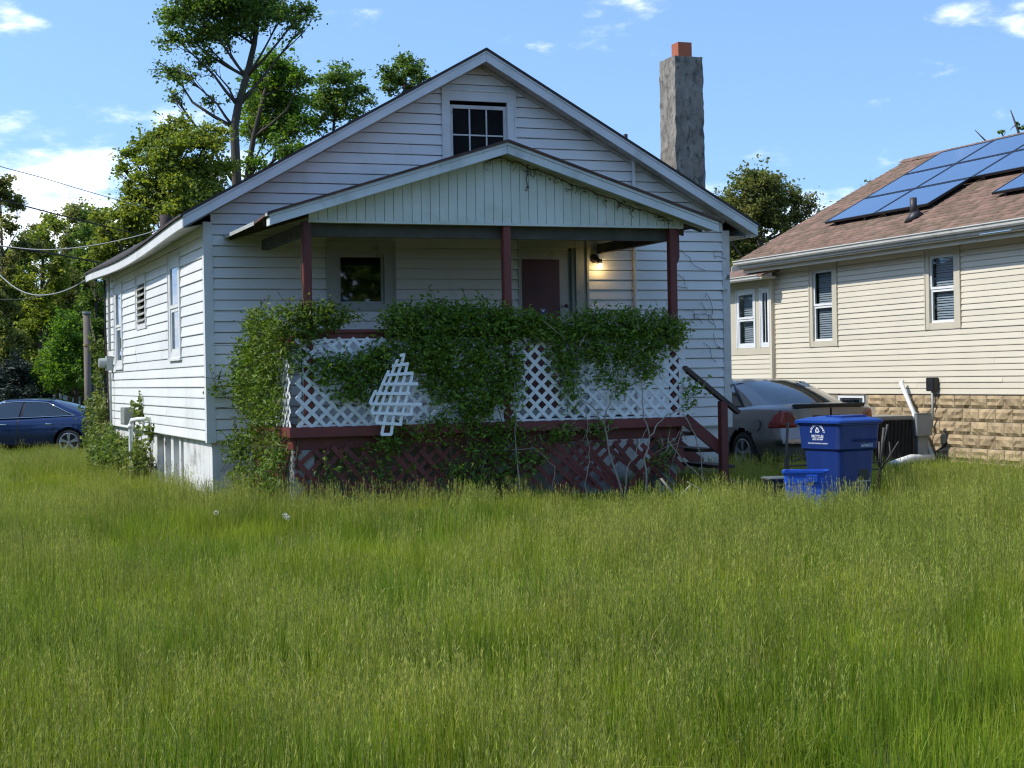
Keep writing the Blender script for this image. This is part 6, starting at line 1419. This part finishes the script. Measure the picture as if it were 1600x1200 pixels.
while y < 62:
    dens = 40 if y < 9 else (30 if y < 21 else (15 if y < 34 else 8))
    step = .25
    hw_ = .345 * y + 2.2
    for _ in range(int(dens * 2 * hw_ * step + gr.random())):
        x = gr.uniform(-hw_, hw_); yy = y + gr.uniform(0, step)
        p = to_hl(Vector((x, yy, 0)))
        if inside(p.x, p.y): continue
        if (p - cart_u).xy.length < .33 or (p - bin_u).xy.length < .24 or (p - tub_u).xy.length < .17: continue
        if -12.7 < x < -9.5 and 42.0 < yy < 43.8: continue                  # blue car
        nval = noise.noise(Vector((x * .55, yy * .40, 4.0))); n2 = noise.noise(Vector((x * .22, yy * .22, 9.0)))
        lawn = sstep(7.0, 8.6, p.x) * sstep(-3.8, -1.6, p.y)                # the neighbour's kept lawn
        stalky = (.18 + .26 * sstep(5, 11, yy)) + .65 * n2 + .30 * nval
        n3 = noise.noise(Vector((x * 1.7, yy * 1.1, 2.0))); sun_h = 1.0 + .32 * nval + .22 * n3
        if 3.0 < p.x < 6.4 and -3.3 < p.y < -2.1: stalky -= .45; sun_h *= 1.05   # shaded lush strip before the porch
        if gr.random() < lawn: k = gr.choice((8, 9)); s_ = gr.uniform(.9, 1.35)
        elif gr.random() < stalky: k = gr.choice((4, 5, 6, 7)); s_ = gr.uniform(.72, 1.10) * sun_h
        else: k = gr.choice((0, 1, 2, 0, 1, 2, 3)); s_ = gr.uniform(.75, 1.15) * sun_h
        if lawn < .3 and gr.random() < .02: k = 11; s_ = gr.uniform(.7, 1.1)
        elif False: k = 10; s_ = gr.uniform(.8, 1.3)
        if yy > 21 and lawn < .5: s_ *= .85
        if yy < 6.5: s_ *= .92
        if (p - bin_u).xy.length < .9: s_ *= .62
        elif (p - cart_u).xy.length < 1.2: s_ *= .8
        pts.append((x, yy, ground_z(x, yy))); rots.append((gr.gauss(0, .05), gr.gauss(0, .05), gr.uniform(0, 6.283))); scls.append((gr.uniform(.9, 1.15) * (1 if yy < 21 else 1.35), ) * 2 + (s_,)); idxs.append(k)
    y += step
me = bpy.data.meshes.new('lawn_grass'); me.from_pydata(pts, [], [])
a_ = me.attributes.new('rot', 'FLOAT_VECTOR', 'POINT'); a_.data.foreach_set('vector', np.array(rots, dtype=np.float32).ravel())
a_ = me.attributes.new('scl', 'FLOAT_VECTOR', 'POINT'); a_.data.foreach_set('vector', np.array(scls, dtype=np.float32).ravel())
a_ = me.attributes.new('idx', 'INT', 'POINT'); a_.data.foreach_set('value', np.array(idxs, dtype=np.int32))
lawn_o = link('lawn_grass', me); tag(lawn_o, 'tall unmown grass with pale seed heads filling the front lawn', 'grass', None, 'stuff')
gt = bpy.data.node_groups.new('scatter_grass', 'GeometryNodeTree')
gt.interface.new_socket('Geometry', in_out='INPUT', socket_type='NodeSocketGeometry'); gt.interface.new_socket('Geometry', in_out='OUTPUT', socket_type='NodeSocketGeometry')
gi = gt.nodes.new('NodeGroupInput'); go = gt.nodes.new('NodeGroupOutput')
iop = gt.nodes.new('GeometryNodeInstanceOnPoints'); m2p = gt.nodes.new('GeometryNodeMeshToPoints'); ci = gt.nodes.new('GeometryNodeCollectionInfo')
ci.inputs['Collection'].default_value = gcol; ci.inputs['Separate Children'].default_value = True; ci.inputs['Reset Children'].default_value = True
def attr(nm, ty):
    n = gt.nodes.new('GeometryNodeInputNamedAttribute'); n.data_type = ty; n.inputs['Name'].default_value = nm; return n.outputs['Attribute']
e2r = gt.nodes.new('FunctionNodeEulerToRotation')
gt.links.new(gi.outputs[0], m2p.inputs[0]); gt.links.new(m2p.outputs[0], iop.inputs['Points']); gt.links.new(ci.outputs[0], iop.inputs['Instance'])
iop.inputs['Pick Instance'].default_value = True
gt.links.new(attr('idx', 'INT'), iop.inputs['Instance Index']); gt.links.new(attr('rot', 'FLOAT_VECTOR'), e2r.inputs[0]); gt.links.new(e2r.outputs[0], iop.inputs['Rotation']); gt.links.new(attr('scl', 'FLOAT_VECTOR'), iop.inputs['Scale'])
gt.links.new(iop.outputs[0], go.inputs[0])
md_ = lawn_o.modifiers.new('scatter', 'NODES'); md_.node_group = gt

# dandelion clocks in the grass
PUFF = pmat('dandelion_fluff', (.72, .72, .68), .9); 
def puff(px, py, Y, lab):
    p = at_y(px, py, Y); t = thing('dandelion', lab, 'flower', (p.x, p.y, ground_z(p.x, p.y)), 0, 'dandelion clocks in the lawn')
    h = p.z - ground_z(p.x, p.y)
    mb = MB(); mb.tube([(0, 0, 0), (.01, 0, h)], .003, 5); mb.build('stalk', GR_STALK, t)
    mb = MB(); g = np.random.default_rng(int(px))
    d = g.normal(size=(70, 3)); d /= np.linalg.norm(d, axis=1)[:, None]
    v_, f_ = leaf_arrays(d * .024 + np.array((.01, 0, h)), .016, .008, 0, 0, g); link('seed_head', np_mesh('seed_head', v_, f_, PUFF), t)
puff(444, 806, 15.6, 'white dandelion clock in the grass before the left porch corner'); puff(448, 809, 15.5, 'white dandelion clock in the grass before the left porch corner'); puff(336, 801, 15.8, 'lone white dandelion clock in the grass below the bungalow corner')
